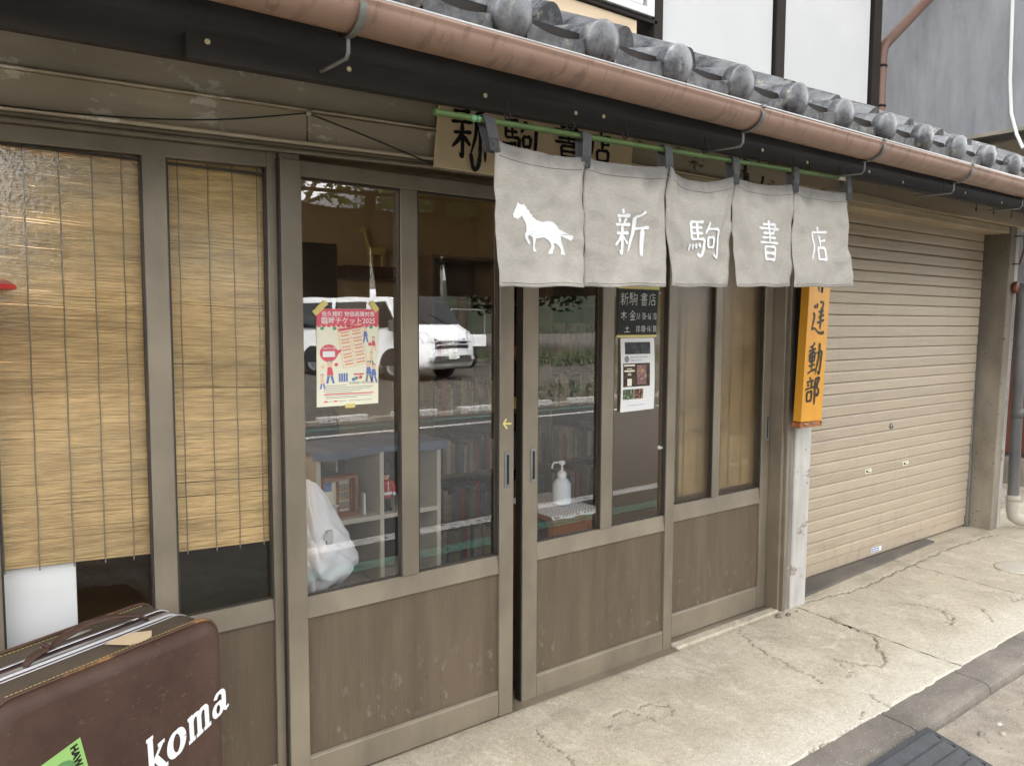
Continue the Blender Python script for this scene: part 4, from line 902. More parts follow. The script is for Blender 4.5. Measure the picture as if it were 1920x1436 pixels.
# ---- orange vertical signboard on the white post
V = thing('vertical_signboard', (3.48, -.06, .95), 'varnished orange wooden signboard with black vertical brush lettering beside the shutter', 'sign')
MB().box(3.47, 3.54, -.054, -.001, 1.0, 1.85).build('mounting_batten', 'beam', V, .002)
MB().hexa([(3.388, -.10, .976), (3.566, -.10, .972), (3.566, -.055, .972), (3.388, -.055, .976), (3.438, -.10, 1.86), (3.616, -.10, 1.86), (3.616, -.055, 1.86), (3.438, -.055, 1.86)]).build('board', 'sign_orange', V, .002)
MB().box(3.384, 3.572, -.098, -.050, .946, .972).build('base_block', 'block', V, .002)
mb = MB()
for x in (3.42, 3.485, 3.565): mb.tube([(x-.012, -.100, .968), (x, -.104, .962), (x+.014, -.103, .964)], .003, 6)
mb.build('wire_clips', 'steel', V)
fv = lambda u, v, d: (u+(v-.976)*.0566, -.1004-d, v)
KANJI['n'] = [[(36, 40), (32, 70), (42, 98)], [(52, 20), (58, 70), (64, 96), (72, 60)]]
for k_, c_ in enumerate([('n', 3.43, 1.70, .10, .105), ('運', 3.413, 1.560, .122, .165), ('動', 3.410, 1.357, .120, .160), ('部', 3.403, 1.195, .120, .135)]): mb = MB(); strokes(mb, [c_], fv, .0165, seed=5+k_, d0=.0005*k_); mb.build('character', 'ink', V, fix=False)

# ---- papers in the door glass
PY = .0245
Q = thing('ticket_poster', (1.094, PY, 1.187), 'cream town ticket poster with pink heading taped inside the left door glass', 'poster')
fp = lambda u, v, d=0.: (u, PY-d, v)
mb = MB(); mb.grid(lambda u, v: fp(.988+.210*u-.004*(1-v), 1.187+.301*v+.001*u), 12, 6); mb.build('sheet', 'poster_cream', Q, fix=False)
x0, x1, zb, zt_ = .986, 1.199, 1.187, 1.488
mb = MB(); quad(mb, fp, .9875, 1.1975, 1.438, 1.488, 0, .0004)
for k in range(13): disc(mb, fp, .9955+k*.0161, 1.439, .008, .007, 0, .0005+.00002*(k % 2), 10, math.pi, 2*math.pi)
disc(mb, fp, 1.026, 1.352, .030, .027, 0, .0006); poly(mb, fp, [(1.05, 1.36), (1.072, 1.363), (1.052, 1.343)], 0, .0007)
quad(mb, fp, 1.008, 1.176, 1.222, 1.2255, 0, .0004)
for k in range(5): quad(mb, fp, 1.008, 1.011, 1.232+k*.006, 1.235+k*.006, 0, .0004)
for u, w in ((1.008, .012), (1.040, .012)): quad(mb, fp, u, u+w, 1.200, 1.2045, 0, .0004)
mb.build('pink_print', 'pink', Q, fix=False)
mb = MB(); text(mb, '佐久穂町 物価高騰対策', .0175, fp, 1.094, 1.466, 'CENTER', depth=.0009, sx=1.0, bold=.0001); text(mb, '臨時チケット2025', .0230, fp, 1.094, 1.4435, 'CENTER', depth=.0009, sx=1.0, bold=.0002)
text(mb, '1,000円×10枚', .0085, fp, 1.026, 1.364, 'CENTER', depth=.0009); quad(mb, fp, 1.006, 1.046, 1.340, 1.358, 0, .0009); mb.build('heading_lettering', 'white_pr', Q, fix=False)
# slanted sheet of ten tickets
def tk(a, b): ca, sa = math.cos(R(9)), math.sin(R(9)); return (1.108+a*ca-b*sa, 1.372+a*sa+b*ca)
mb = MB(); poly(mb, fp, [tk(-.045, -.062), tk(.04, -.062), tk(.04, .066), tk(-.045, .066)], 0, .0005); mb.build('ticket_sheet', 'peach_pr', Q, fix=False)
mb = MB(); m2 = MB(); m3 = MB()
poly(m3, fp, [tk(-.042, .054), tk(.037, .054), tk(.037, .061), tk(-.042, .061)], 0, .0009)
for r in range(5):
    for c in range(2):
        a, b = -.042+c*.041, .030-r*.0225
        poly(mb, fp, [tk(a, b), tk(a+.038, b), tk(a+.038, b+.020), tk(a, b+.020)], 0, .0007)
        poly(m3, fp, [tk(a+.004, b+.0155), tk(a+.034, b+.0155), tk(a+.034, b+.0180), tk(a+.004, b+.0180)], 0, .0009)
        poly(m2, fp, [tk(a+.004, b+.005), tk(a+.034, b+.005), tk(a+.034, b+.011), tk(a+.004, b+.011)], 0, .0009)
mb.build('tickets', 'poster_cream', Q, fix=False); m2.build('ticket_amounts', 'orange_pr', Q, fix=False); m3.build('ticket_headings', 'pink', Q, fix=False)
# shoppers and goods as small printed figures
figs = {'blue_pr': MB(), 'pink': MB(), 'peach_pr': MB(), 'green_pr': MB(), 'grey_pr': MB()}
def figure(u, v, s, body, legs):
    disc(figs['peach_pr'], fp, u, v, .0075*s, .008*s, 0, .0010, 12); disc(figs['grey_pr'], fp, u, v+.003*s, .008*s, .0075*s, 0, .0008, 10, 0, math.pi)
    poly(figs[body], fp, [(u-.006*s, v-.008*s), (u+.006*s, v-.008*s), (u+.011*s, v-.03*s), (u-.008*s, v-.03*s)], 0, .0008)
    poly(figs[legs], fp, [(u-.007*s, v-.031*s), (u, v-.031*s), (u-.004*s, v-.052*s), (u-.011*s, v-.052*s)], 0, .0008)
    poly(figs[legs], fp, [(u+.001*s, v-.031*s), (u+.009*s, v-.031*s), (u+.014*s, v-.052*s), (u+.008*s, v-.052*s)], 0, .0008)
figure(1.028, 1.318, 1.15, 'pink', 'blue_pr'); figure(1.003, 1.281, .75, 'peach_pr', 'blue_pr'); figure(1.160, 1.314, 1.05, 'blue_pr', 'grey_pr'); figure(1.178, 1.306, .95, 'blue_pr', 'blue_pr')
figure(1.150, 1.425, .8, 'blue_pr', 'blue_pr'); figure(1.178, 1.395, .75, 'pink', 'peach_pr'); figure(1.170, 1.347, .7, 'peach_pr', 'grey_pr')
for k in range(4): quad(figs['blue_pr'], fp, 1.058+k*.008, 1.064+k*.008, 1.262, 1.288, 0, .0007)
for (a, b, c) in ((1.050, 1.316, 'pink'), (1.006, 1.310, 'peach_pr'), (1.166, 1.378, 'pink'), (1.005, 1.428, 'green_pr'), (1.046, 1.428, 'green_pr'), (1.118, 1.272, 'green_pr'), (1.132, 1.274, 'pink'), (1.108, 1.268, 'blue_pr'), (1.170, 1.432, 'green_pr')): disc(figs[c], fp, a, b, .0065, .0055, 0, .0007, 12)
for k in range(5): disc(figs['pink'], fp, 1.112+k*.007, 1.284, .0035, .0035, 0, .0007, 8)
for k, m in figs.items(): m.build('printed_figures', k, Q, fix=False)
mb = MB(); text(mb, '有効期間 令和7年5月31日(土)', .0092, fp, 1.092, 1.2535, depth=.0005, sx=.98)
for k in range(5): quad(mb, fp, 1.013, 1.013+(.07, .165, .155, .12, .09)[k], 1.256-.0235+.0002-k*.0+(-.0+k*0)+.0-(.0)+(-.0) if False else 1.2322+.0055*(4-k)-.004, 1.2322+.0055*(4-k)-.0026, 0, .0005)
for a, b, z in ((1.012, 1.170, 1.2165), (1.012, 1.12, 1.2115), (1.022, 1.036, 1.2015), (1.056, 1.082, 1.2015), (1.09, 1.17, 1.2015)): quad(mb, fp, a, b, z, z+.0014, 0, .0005)
mb.build('small_print', 'grey_pr', Q, fix=False)
mb = MB()
for c, a in (((.993, 1.484), 40), ((1.006, 1.497), 40), ((1.182, 1.497), -50)):
    ca, sa = math.cos(R(a)), math.sin(R(a)); mb = MB(); poly(mb, fp, [(c[0]+x*ca-y*sa, c[1]+x*sa+y*ca) for x, y in ((-.018, -.009), (.018, -.009), (.018, .009), (-.018, .009))], 0, .0012+.0003*(c[0] > 1)); mb.build('tape', 'tape', Q, fix=False)
mb = MB(); quad(mb, fp, 1.078, 1.112, 1.179, 1.192, 0, .0012); mb.build('tape', 'tape', Q, fix=False)

K = thing('hours_blackboard', (2.42, .056, 1.39), 'black chalkboard with shop name and opening hours in the right door glass', 'sign')
fb2 = lambda u, v, d=0.: (u, .064-d, v)
MB().hexa([(2.308, .064, 1.394), (2.540, .064, 1.394), (2.540, .068, 1.394), (2.308, .068, 1.394), (2.310, .064, 1.592), (2.552, .064, 1.596), (2.552, .068, 1.596), (2.310, .068, 1.592)]).build('board', 'blackboard', K)
mb = MB(); ch = [('新', 2.322, 1.574, .048, .054), ('駒', 2.374, 1.574, .048, .054), ('書', 2.438, 1.574, .046, .054), ('店', 2.490, 1.574, .046, .054), ('木', 2.324, 1.500, .036, .042), ('・', 2.357, 1.497, .02, .04), ('金', 2.374, 1.500, .038, .042), ('土', 2.344, 1.438, .036, .030)]
for j, c in enumerate('11:30-16:30'): ch.append((c, 2.414+j*.0112, 1.490, .012, .028))
for j, c in enumerate('10:00-16:30'): ch.append((c, 2.412+j*.0112, 1.437, .012, .026))
strokes(mb, ch, lambda u, v, d: fb2(u, v, .0006+d), .0026, brush=False, dd=.00003, k=4); mb.build('chalk_lettering', 'chalk', K, fix=False)
mb = MB(); quad(mb, fb2, 2.306, 2.556, 1.588, 1.600, 0, .0008); quad(mb, fb2, 2.302, 2.542, 1.388, 1.398, 0, .0008); mb.build('tape', 'tape', K, fix=False)
C_ = thing('channel_flyer', (2.43, .07, 1.08), 'white flyer of photographs hanging below the chalkboard in the door glass', 'poster')
fc = lambda u, v, d=0.: (u+.004*math.sin((1.385-v)*9), .0645-d-.004*math.sin((1.385-v)*7), v)
mb = MB().grid(lambda u, v: fc(2.326+.202*u, 1.082+.303*v-.004*(1-u)*(1-v)), 4, 16); mb.build('sheet', 'poster_white', C_, fix=False)
def pic(nm, mat, u0, u1, v0, v1, d=.0006):
    m = MB().grid(lambda u, v: fc(u0+(u1-u0)*u, v0+(v1-v0)*v, d), 3, 6); return m.build(nm, mat, C_, fix=False)
pic('photo_print', 'ph_dark', 2.350, 2.502, 1.318, 1.368); pic('photo_print', 'ph_brown', 2.338, 2.498, 1.182, 1.280); pic('photo_print', 'ph_warm', 2.420, 2.476, 1.190, 1.272, .0009)
pic('photo_print', 'ph_green', 2.338, 2.402, 1.130, 1.172); pic('photo_print', 'ph_orange', 2.404, 2.458, 1.130, 1.172); pic('photo_print', 'poster_cream', 2.362, 2.388, 1.186, 1.216, .0009)
mb = MB(); disc(mb, fc, 2.360, 1.298, .014, .014, 0, .0008); text(mb, 'Shinkoma Entertainment', .0112, fc, 2.380, 1.302, depth=.0008, sx=.95); text(mb, 'Official Channel', .0112, fc, 2.380, 1.289, depth=.0008, sx=.95)
quad(mb, fc, 2.37, 2.47, 1.104, 1.1055, 0, .0008); mb.build('lettering', 'grey_pr', C_, fix=False)
mb = MB()
for k, (w, z) in enumerate(((.064, 1.268), (.03, 1.256), (.06, 1.245), (.018, 1.236), (.022, 1.230))): quad(mb, fc, 2.342+(.066-w)/2, 2.342+(.066+w)/2, z, z+(.007 if k in (0, 2) else .003), 0, .0010)
mb.build('caption_lettering', 'poster_cream', C_, fix=False)
# arrow sticker on the left door stile
mb = MB(); fa = lambda u, v, d=0.: (u, -.0008-d, v)
poly(mb, fa, [(1.682, 1.0835), (1.715, 1.0815), (1.715, 1.0885), (1.682, 1.0905)], 0); poly(mb, fa, [(1.675, 1.087), (1.689, 1.105), (1.696, 1.102), (1.683, 1.087)], 0, .0002); poly(mb, fa, [(1.675, 1.087), (1.683, 1.087), (1.699, 1.069), (1.692, 1.066)], 0, .0003)
tag(mb.build('arrow_sticker', 'tape', fix=False), 'small yellow tape arrow pointing left on the left door stile', 'sticker')
# cord along the wall and its nail
mb = MB(); pts = crom([(.0, 1.946), (.194, 1.948), (.42, 1.959), (.682, 1.991), (.948, 2.051)], 6); mb.tube([(a, -.024, b) for a, b in pts], .0022, 6)
mb.tube([(a, -.024, b) for a, b in crom([(.948, 2.051), (1.145, 2.010), (1.375, 1.956)], 5)], .0022, 6)
tag(mb.build('wall_cord', 'hook'), 'thin black cord looped from a nail on the boards above the doors', 'cord')
tag(MB().lathe([(.007, -.012), (.008, -.030), (.005, -.034), (0, -.034)], (.952, 0, 2.052), 12, axis='Y').build('nail', 'shelf_pale'), 'pale round nail knob carrying the black cord above the doors', 'nail')

# ---- bamboo blinds
def blind(x0, x1, y, z0, z1, label, slope=0., seed=0, pitch=.0036, cords=None):
    b = thing('bamboo_blind', ((x0+x1)/2, y, z0), label, 'blind'); rr = random.Random(seed); mb = MB(); z = z0
    while z < z1:
        if rr.random() < .012: z += pitch*.5
        r = pitch*rr.uniform(.56, .72); ns = 5; ph = rr.uniform(-.0006, .0006); xe0, xe1 = x0+rr.uniform(-.004, .004), x1+rr.uniform(-.004, .004)
        pts = []
        for k in range(ns+1):
            x = xe0+(xe1-xe0)*k/ns; pts.append((x, y+rr.uniform(-.0006, .0006), z+ph+rr.uniform(-.0007, .0007)+slope*(x-x0)))
        mb.tube(pts, r, 4, cap=False); z += pitch*rr.uniform(.92, 1.10)
    o = mb.build('reeds', 'reed', b, fix=False); o['kind'] = 'stuff'
    for x in (cords or [x0+.02+k*.075 for k in range(int((x1-x0-.02)/.075)+1)]):
        m = MB(); m.tube([(x+.0006*math.sin(k*1.1+x*40), y-.0035, z0-.012+slope*(x-x0)+(z1-z0+.012)*k/30) for k in range(31)], .0017, 5); m.build('cord', 'cord', b, fix=False)
    return b
blind(.10, .512, .050, .834, 1.93, 'wide bamboo blind behind the patterned glass at far left', -.055, 1, cords=[.165, .241, .318, .392, .462])
blind(.565, .866, .050, .805, 1.95, 'narrow bamboo blind behind patterned glass beside the left door', -.045, 2, cords=[.602, .682, .75, .82])
blind(2.80, 3.37, .150, .648, 1.90, 'bamboo blind behind frosted glass of the rightmost sliding door', 0, 3, cords=[2.83, 2.93, 3.06, 3.16, 3.26, 3.34])
tag(MB().box(.11, .325, .070, .076, .25, .836).build('white_partition', 'plastic_w', None, .002), 'white panel standing behind the patterned glass under the far left blind', 'panel')
# ---- suitcase
A0 = R(25); SF = Vector((.085, -.49, 0)); SW, SH, SD = .56, .708, .25
SM = Matrix.Translation(SF) @ Matrix.Rotation(A0, 4, 'Z')     # local x along front, y into depth, z up
U = place('suitcase', None, SM @ Matrix.Translation((SW/2, SD/2, 0))); tag(U, 'worn brown leather suitcase lettered koma standing before the left window', 'suitcase')
def rrect(w, h, r, n=7, ox=0., oz=0.):
    pts = []
    for cx, cz, a in ((w-r, h-r, 0), (r, h-r, 90), (r, r, 180), (w-r, r, 270)):
        for k in range(n+1): t = R(a+90*k/n); pts.append((cx+r*math.cos(t)+ox, cz+r*math.sin(t)+oz))
    return pts
def loft(sections, mat, name, parent, capa=True, capb=True, sm=True):
    mb = MB(); n = len(sections[0][1]); vs = []
    for y, pts in sections: vs += [SM @ Vector((p[0], y, p[1])) for p in pts]
    mb.add(vs, [(i*n+j, i*n+(j+1) % n, (i+1)*n+(j+1) % n, (i+1)*n+j) for i in range(len(sections)-1) for j in range(n)], 0, sm)
    if capa: mb.add(vs[:n], [tuple(range(n))])
    if capb: mb.add(vs[-n:], [tuple(range(n))])
    o = mb.build(name, mat, parent); return o
def ins(d): return rrect(SW-2*d, SH-2*d, .055-d*.5, 7, d, d)
loft([(-.016, ins(.030)), (-.014, ins(.018)), (-.006, ins(.006)), (.004, ins(.001)), (.012, ins(.001))], 'leather', 'front_shell', U, True, True)
loft([(.012, ins(.0018)), (.095, ins(.0))], 'leather_top', 'side_band', U, False, False); loft([(.165, ins(.0)), (SD-.012, ins(.0018))], 'leather_top', 'side_band', U, False, False)
loft([(SD-.012, ins(.001)), (SD-.004, ins(.001)), (SD+.006, ins(.006)), (SD+.012, ins(.02))], 'leather', 'back_shell', U, True, True)
loft([(.095, ins(.003)), (.165, ins(.003))], 'maroon', 'centre_band', U, False, False)
for y0, y1, d in ((.094, .099, -.0015), (.114, .117, .0008), (.120, .140, .0005), (.160, .166, -.0015)):
    loft([(y0, ins(d+.002)), (y0+.0006, ins(d)), (y1-.0006, ins(d)), (y1, ins(d+.002))], 'chrome', 'metal_trim', U, False, False)
mb = MB(); n_ = len(ins(0)); pp = ins(-.002); mb.tube([SM @ Vector((p[0], .009, p[1])) for p in pp+[pp[0]]], .0042, 8); mb.build('piping', 'piping', U)
mb = MB(); mb.tube([SM @ Vector((p[0], SD-.009, p[1])) for p in pp+[pp[0]]], .0042, 8); mb.build('piping', 'piping', U)
mb = MB()
for yy in (.024, SD-.022):
    x = .05
    while x < SW-.05: mb.tube([SM @ Vector((x, yy, SH+.0008)), SM @ Vector((x+.006, yy, SH+.0008))], .0007, 4); x += .0095
mb.build('stitching', 'tape', U, fix=False)
mb = MB(); hp = [(.150, .128, -.002), (.165, .128, .010), (.185, .130, .016), (.215, .138, .014), (.25, .15, .022), (.31, .158, .030), (.37, .150, .028), (.42, .138, .018), (.445, .132, .006), (.452, .130, -.002)]
for k in range(len(hp)-1):
    pass
hw = [.010, .012, .012, .010, .013, .014, .013, .012, .012, .010]; vs = []
for (x, y, z), w in zip(hp, hw): vs += [SM @ Vector((x, y-w, SH+z)), SM @ Vector((x, y+w, SH+z)), SM @ Vector((x, y+w, SH+z+.008)), SM @ Vector((x, y-w, SH+z+.008))]
mb.add(vs, [(4*i+a, 4*i+(a+1) % 4, 4*i+4+(a+1) % 4, 4*i+4+a) for i in range(len(hp)-1) for a in range(4)]+[(0, 1, 2, 3), tuple(range(len(vs)-4, len(vs)))], 0, True)
o = mb.build('handle', 'leather', U, .002)
mb = MB(); mb.tube([SM @ Vector((.205, .122, SH+.024)), SM @ Vector((.205, .148, SH+.026))], .006, 8); mb.build('handle_ring', 'maroon', o)
mb = MB(); poly(mb, lambda u, v, d=0: SM @ Vector((u, v, SH+.0012)), [(.27+.045*math.cos(a)*1.0+(.035 if math.cos(a) > 0 else -.0), .195+.0085*math.sin(a)) for a in [2*math.pi*k/20 for k in range(20)]]); mb.build('name_plate', 'chrome', U, fix=False)
mb = MB(); poly(mb, lambda u, v, d=0: SM @ Vector((u, v, SH+.0022)), [(.305, .083), (.330, .028), (.352, .022), (.385, .026), (.412, .060), (.396, .072), (.385, .086), (.345, .092)]); mb.build('torn_label', 'paper', U, fix=False)
fsu = lambda u, v, d=0.: SM @ Vector((u, -.0166-d, v))
# lettering: koma, slanted slab-serif drawn as thick strokes
KO = {'k': ([((18, -38), (18, 62), 15)], [((4, -38), (30, -36), 7), ((4, 62), (34, 62), 9), ((24, 30), (60, -2), 8), ((34, 22), (64, 62), 14), ((44, -4), (70, -4), 7), ((52, 62), (78, 62), 8)]),
      'o': ([], []), 'm': ([((16, 2), (16, 60), 14), ((48, 10), (48, 60), 14), ((80, 10), (80, 60), 14)], [((2, 2), (22, 0), 7), ((2, 62), (30, 62), 8), ((34, 62), (62, 62), 8), ((66, 62), (96, 62), 8)]), 'a': ([], [])}
def letter_strip(mb, pts, ws, T, d):
    n = len(pts); vs = []; ws = [w*1.3 for w in ws]
    for i, p in enumerate(pts):
        a, b = pts[max(0, i-1)], pts[min(n-1, i+1)]; dx, dy = b[0]-a[0], b[1]-a[1]; l = math.hypot(dx, dy) or 1; w = ws[i]/2
        vs += [fsu(*T(p[0]-dy/l*w, p[1]+dx/l*w), d), fsu(*T(p[0]+dy/l*w, p[1]-dx/l*w), d)]
    mb.add(vs, [(2*i, 2*i+1, 2*i+3, 2*i+2) for i in range(n-1)])
def koma():
    mb = MB(); d = .0005
    ang_ = R(14); base = Vector((.330, .396)); S_ = .00093
    pens = [('k', 0), ('o', 80), ('m', 158), ('a', 262)]
    for ch, off in pens:
        def T(x, y, off=off):
            x2 = x+off+(62-y)*.20; y2 = 62-y
            return (base.x+(x2*math.cos(ang_)-y2*math.sin(ang_))*S_*.80, base.y+(x2*math.sin(ang_)+y2*math.cos(ang_))*S_)
        st, fi = KO[ch]
        for p, q, w in st+fi: letter_strip(mb, [p, ((p[0]+q[0])/2, (p[1]+q[1])/2), q], [w, w, w], T, d); d += .00006
        def ring(cx, cy, rx, ry, w0, w1, a0=0, a1=360):
            nonlocal d
            k = 24; letter_strip(mb, [(cx+rx*math.cos(R(a0+(a1-a0)*i/k)), cy+ry*math.sin(R(a0+(a1-a0)*i/k))) for i in range(k+1)], [w1+(w0-w1)*abs(math.cos(R(a0+(a1-a0)*i/k))) for i in range(k+1)], T, d); d += .00006
        if ch == 'o': ring(34, 32, 26, 29, 19, 7)
        if ch == 'm': ring(33, 16, 15, 13, 13, 8, 180, 360); ring(65, 16, 15, 13, 13, 8, 180, 360)
        if ch == 'a': ring(24, 44, 17, 16, 14, 6); ring(32, 16, 18, 14, 13, 7, 190, 360); letter_strip(mb, [(50, 14), (50, 36), (50, 52), (58, 60), (70, 56)], [14, 14, 13, 8, 5], T, d); d += .0001
    return mb
koma().build('lettering', 'white_paint', U, fix=False)
mb = MB(); poly(mb, fsu, [(.174, .578), (.191, .500), (.20, .44), (.075, .47), (.040, .535), (.083, .557)], 0, .0004); stk = mb.build('sticker', 'green_sticker', U, fix=False); stk['label'] = 'torn green travel sticker'
mb = MB(); disc(mb, fsu, .135, .510, .034, .034, 0, .0007); mb.build('sticker_print', 'green_dark', stk, fix=False)
mb = MB(); va = Vector((.017, -.078)).normalized(); vb = Vector((-va.y, va.x))
text(mb, 'HAWAII', .021, lambda u, v, d: fsu(*(Vector((.152, .566))+va*u+vb*v), d), 0, 0, depth=.0011, bold=.0012); 
poly(mb, fsu, [(.118, .500), (.128, .528), (.134, .535), (.140, .530), (.136, .518), (.146, .500), (.140, .49), (.124, .49)], 0, .0011); mb.build('sticker_lettering', 'ink', stk, fix=False)

# ---- red letter box at the far left
P = thing('letter_box', (.06, -.06, 1.2), 'red metal letter box lip poking into view at far left', 'letter box')
box('body', -.06, .158, -.13, -.012, 1.225, 1.522, 'red', P, .004)
MB().hexa([(-.09, -.17, 1.519), (.200, -.17, 1.519), (.200, -.010, 1.519), (-.09, -.010, 1.519), (-.09, -.15, 1.530), (.196, -.15, 1.530), (.196, -.012, 1.545), (-.09, -.012, 1.545)]).build('lid', 'red', P, .003)
# ---- rubber kerb ramp and threshold board
G = thing('kerb_ramp', (2.5, -1.15, ROAD_Z), 'black ribbed rubber ramp against the kerb at bottom right', 'ramp')
rx0, rx1, ry0, ry1 = 2.02, 2.905, -.958, -1.36
def rz(y): return -.018+(y-ry0)*.20
prof = [(ry0, rz(ry0)), (ry0-.032, rz(ry0-.032))]; mb = MB()
ed = .028
mb.hexa([(rx0, ry1, ROAD_Z+.002), (rx1, ry1, ROAD_Z+.002), (rx1, ry0, ROAD_Z+.002), (rx0, ry0, ROAD_Z+.002), (rx0, ry1, rz(ry1)), (rx1, ry1, rz(ry1)), (rx1, ry0, rz(ry0)), (rx0, ry0, rz(ry0))])
mb.build('body', 'rubber', G, .004)
y = ry0-.028
while y > ry1+.04:
    a, b = y, y-.040; MB().hexa([(rx0+.03, b, rz(b)-.004), (rx1-.034, b, rz(b)-.004), (rx1-.034, a, rz(a)-.004), (rx0+.03, a, rz(a)-.004), (rx0+.03, b, rz(b)+.001), (rx1-.034, b, rz(b)+.001), (rx1-.034, a, rz(a)+.010), (rx0+.03, a, rz(a)+.010)]).build('tread', 'rubber', G, .0015)
    MB().box(rx1-.031, rx1-.026, y-.034, y-.006, rz(y)-.009, rz(y)-.0022).build('slot', 'darkslot', G); y -= .050
tag(MB().hexa([(3.70, .055, .0), (5.36, .135, .0), (5.34, .19, .0), (3.80, .19, .0), (3.70, .055, .012), (5.36, .135, .010), (5.34, .19, .022), (3.80, .19, .024)]).build('threshold_board', 'ramp_strip', None, .002), 'long grey wedge board lying in front of the roller shutter', 'board')
# ---- drainpipe at the right corner
D = thing('drainpipe', (6.21, -.01, .03), 'grey drainpipe with pale elbow at the right corner pillar', 'drainpipe')
MB().tube([(6.165, .07, 1.72), (6.165, .0, 1.70), (6.165, -.015, 1.64), (6.18, -.015, .8), (6.19, -.015, .22)], .036, 18).build('pipe', 'pvc', D)
MB().lathe([(.037, .79), (.039, .79), (.039, .86), (.037, .86)], (6.182, -.015, 0), 18).build('coupling', 'pvc', D)
MB().tube([(6.19, -.015, .24), (6.19, -.015, .13), (6.20, -.02, .085), (6.235, -.045, .06), (6.29, -.08, .047)], [.040, .040, .041, .041, .041], 18).build('elbow', 'pvc_pale', D)
MB().lathe([(.041, .20), (.044, .20), (.044, .235), (.041, .235)], (6.19, -.015, 0), 18).build('coupling', 'pvc_pale', D)
tag(MB().lathe([(.032, .02), (.045, -.012), (.03, -.02), (0, -.02)], (6.105, 0.01, 1.70), 14, axis='Y').build('rusty_cap', 'redwood'), 'round rusty iron cap on the right corner post above the drainpipe', 'cap')
# ---- brown rain pipe at the upper corner
D2 = thing('rain_pipe', (6.05, .98, 2.8), 'brown rain pipe bending upward at the corner of the upper storey', 'pipe')
MB().tube([(6.045, 1.0, 2.6), (6.045, 1.0, 3.48), (6.06, 1.0, 3.56), (6.12, 1.0, 3.62), (6.95, 1.0, 4.25)], .042, 14).build('pipe', 'pipe_brown', D2)
for z in (3.12, 3.42): MB().lathe([(.043, z-.008), (.0465, z-.008), (.0465, z+.008), (.043, z+.008)], (6.045, 1.0, 0), 14).build('pipe_clamp', 'timber', D2)
# ---- neighbour
NB = thing('neighbour_building', (8.6, 3, -.1), 'grey stained neighbouring building with overhanging upper wall at right', 'building')
box('upper_wall', 7.0, 10, -.3, 7, 2.985, 7.5, 'sheet', NB, .004); box('soffit', 6.98, 10, -.32, 7, 2.955, 2.984, 'soffit', NB, .002)
box('lower_wall', 8.2, 10, .35, 7, -.2, 2.95, 'sheet', NB, .003)
dr = box('door', 8.12, 8.198, .42, 1.35, .25, 1.62, 'redwood', NB, .003); box('door_rail', 8.10, 8.119, .42, 1.35, .86, .92, 'redwood', dr, .002)
box('step', 7.95, 8.198, .40, 1.4, -.1, .22, 'pillar', NB, .004)
tag(MB().tube([(6.965, .46, 7.2), (6.965, .455, 4.2), (6.965, .44, 3.35), (6.965, .42, 3.1), (6.93, .36, 2.92), (6.90, .30, 2.80)], .013, 8).build('cable', 'cable_white'), 'white cable hanging down the grey neighbouring wall at top right', 'cable')
heightfield('side_yard', 6.2, 12, .27, 8, 20, 20, lambda x, y: -.02+.02*noise.noise((x*2, y*2, 0)), 'dust')
# ================================================================== INSIDE THE SHOP
# low display shelf behind the left door
H = thing('cube_shelf', (1.45, .62, .03), 'pale cube shelf with blue cloth top behind the left door glass', 'shelf')
ys, ye = .50, .80; t = .018
for x in (1.184, 1.448, 1.712): box('upright', x, x+t, ys, ye, .03, .958, 'shelf_pale', H, .001)
for a, b in ((1.184+t, 1.448), (1.448+t, 1.712)):
    for z in (.395, .672, .940): box('shelf_board', a, b, ys+.001, ye, z, z+t, 'shelf_pale', H, .001)
box('back_panel', 1.184, 1.73, ye, ye+.006, .03, .958, 'int_dark', H, 0)
box('divider', 1.31, 1.316, ys+.1, ye, .86, .939, 'shelf_pale', H, 0)
mb = MB().grid(lambda u, v: (1.165+.59*u, .488+.33*v, .962+.004*math.sin(u*17)*math.sin(v*9)), 24, 8); mb.grid(lambda u, v: (1.165+.59*u, .488-.004*math.sin(u*22), .962-.028*v*(1+.25*math.sin(u*9))), 24, 3)
tag(mb.build('shelf_cloth', 'bluecloth', fix=False), 'blue grey cloth laid over the pale cube shelf', 'cloth')
F = thing('shadow_box', (1.30, .57, .69), 'red framed miniature room box standing in the cube shelf', 'ornament')
fm = MB(); fx0, fx1, fz0, fz1 = 1.225, 1.378, .692, .850
fm.box(fx0, fx0+.012, .55, .60, fz0, fz1); fm.box(fx1-.012, fx1, .55, .60, fz0, fz1); fm.box(fx0+.012, fx1-.012, .551, .599, fz0, fz0+.012); fm.box(fx0+.012, fx1-.012, .551, .599, fz1-.012, fz1); fm.build('frame', 'stool', F, .002)
box('backing', fx0+.012, fx1-.012, .592, .598, fz0+.012, fz1-.012, 'poster_cream', F, 0)
mb = MB()
for z in (.72, .755, .79): mb.box(1.31, 1.36, .575, .591, z, z+.004)
mb.box(1.305, 1.31, .575, .591, .705, .825); mb.box(1.36, 1.365, .575, .591, .705, .825); mb.build('tiny_bookcase', 'block', F)
mb = MB()
for k in range(12): mb.box(1.313+(k % 4)*.011, 1.320+(k % 4)*.011, .576, .588, (.724, .759, .794)[k//4], (.744, .781, .814)[k//4])
mb.build('tiny_books', BOOKM[1], F); box('tiny_picture', 1.245, 1.285, .589, .5915, .79, .825, 'blue_pr', F, 0)
mb = MB().lathe([(.014, .733), (.014, .737), (0, .737)], (1.290, .57, 0), 12)
for a in range(3): mb.tube([(1.29+.010*math.cos(a*2.1), .57+.010*math.sin(a*2.1), .705), (1.29, .57, .733)], .002, 5)
mb.build('tiny_table', 'plastic_w', F)
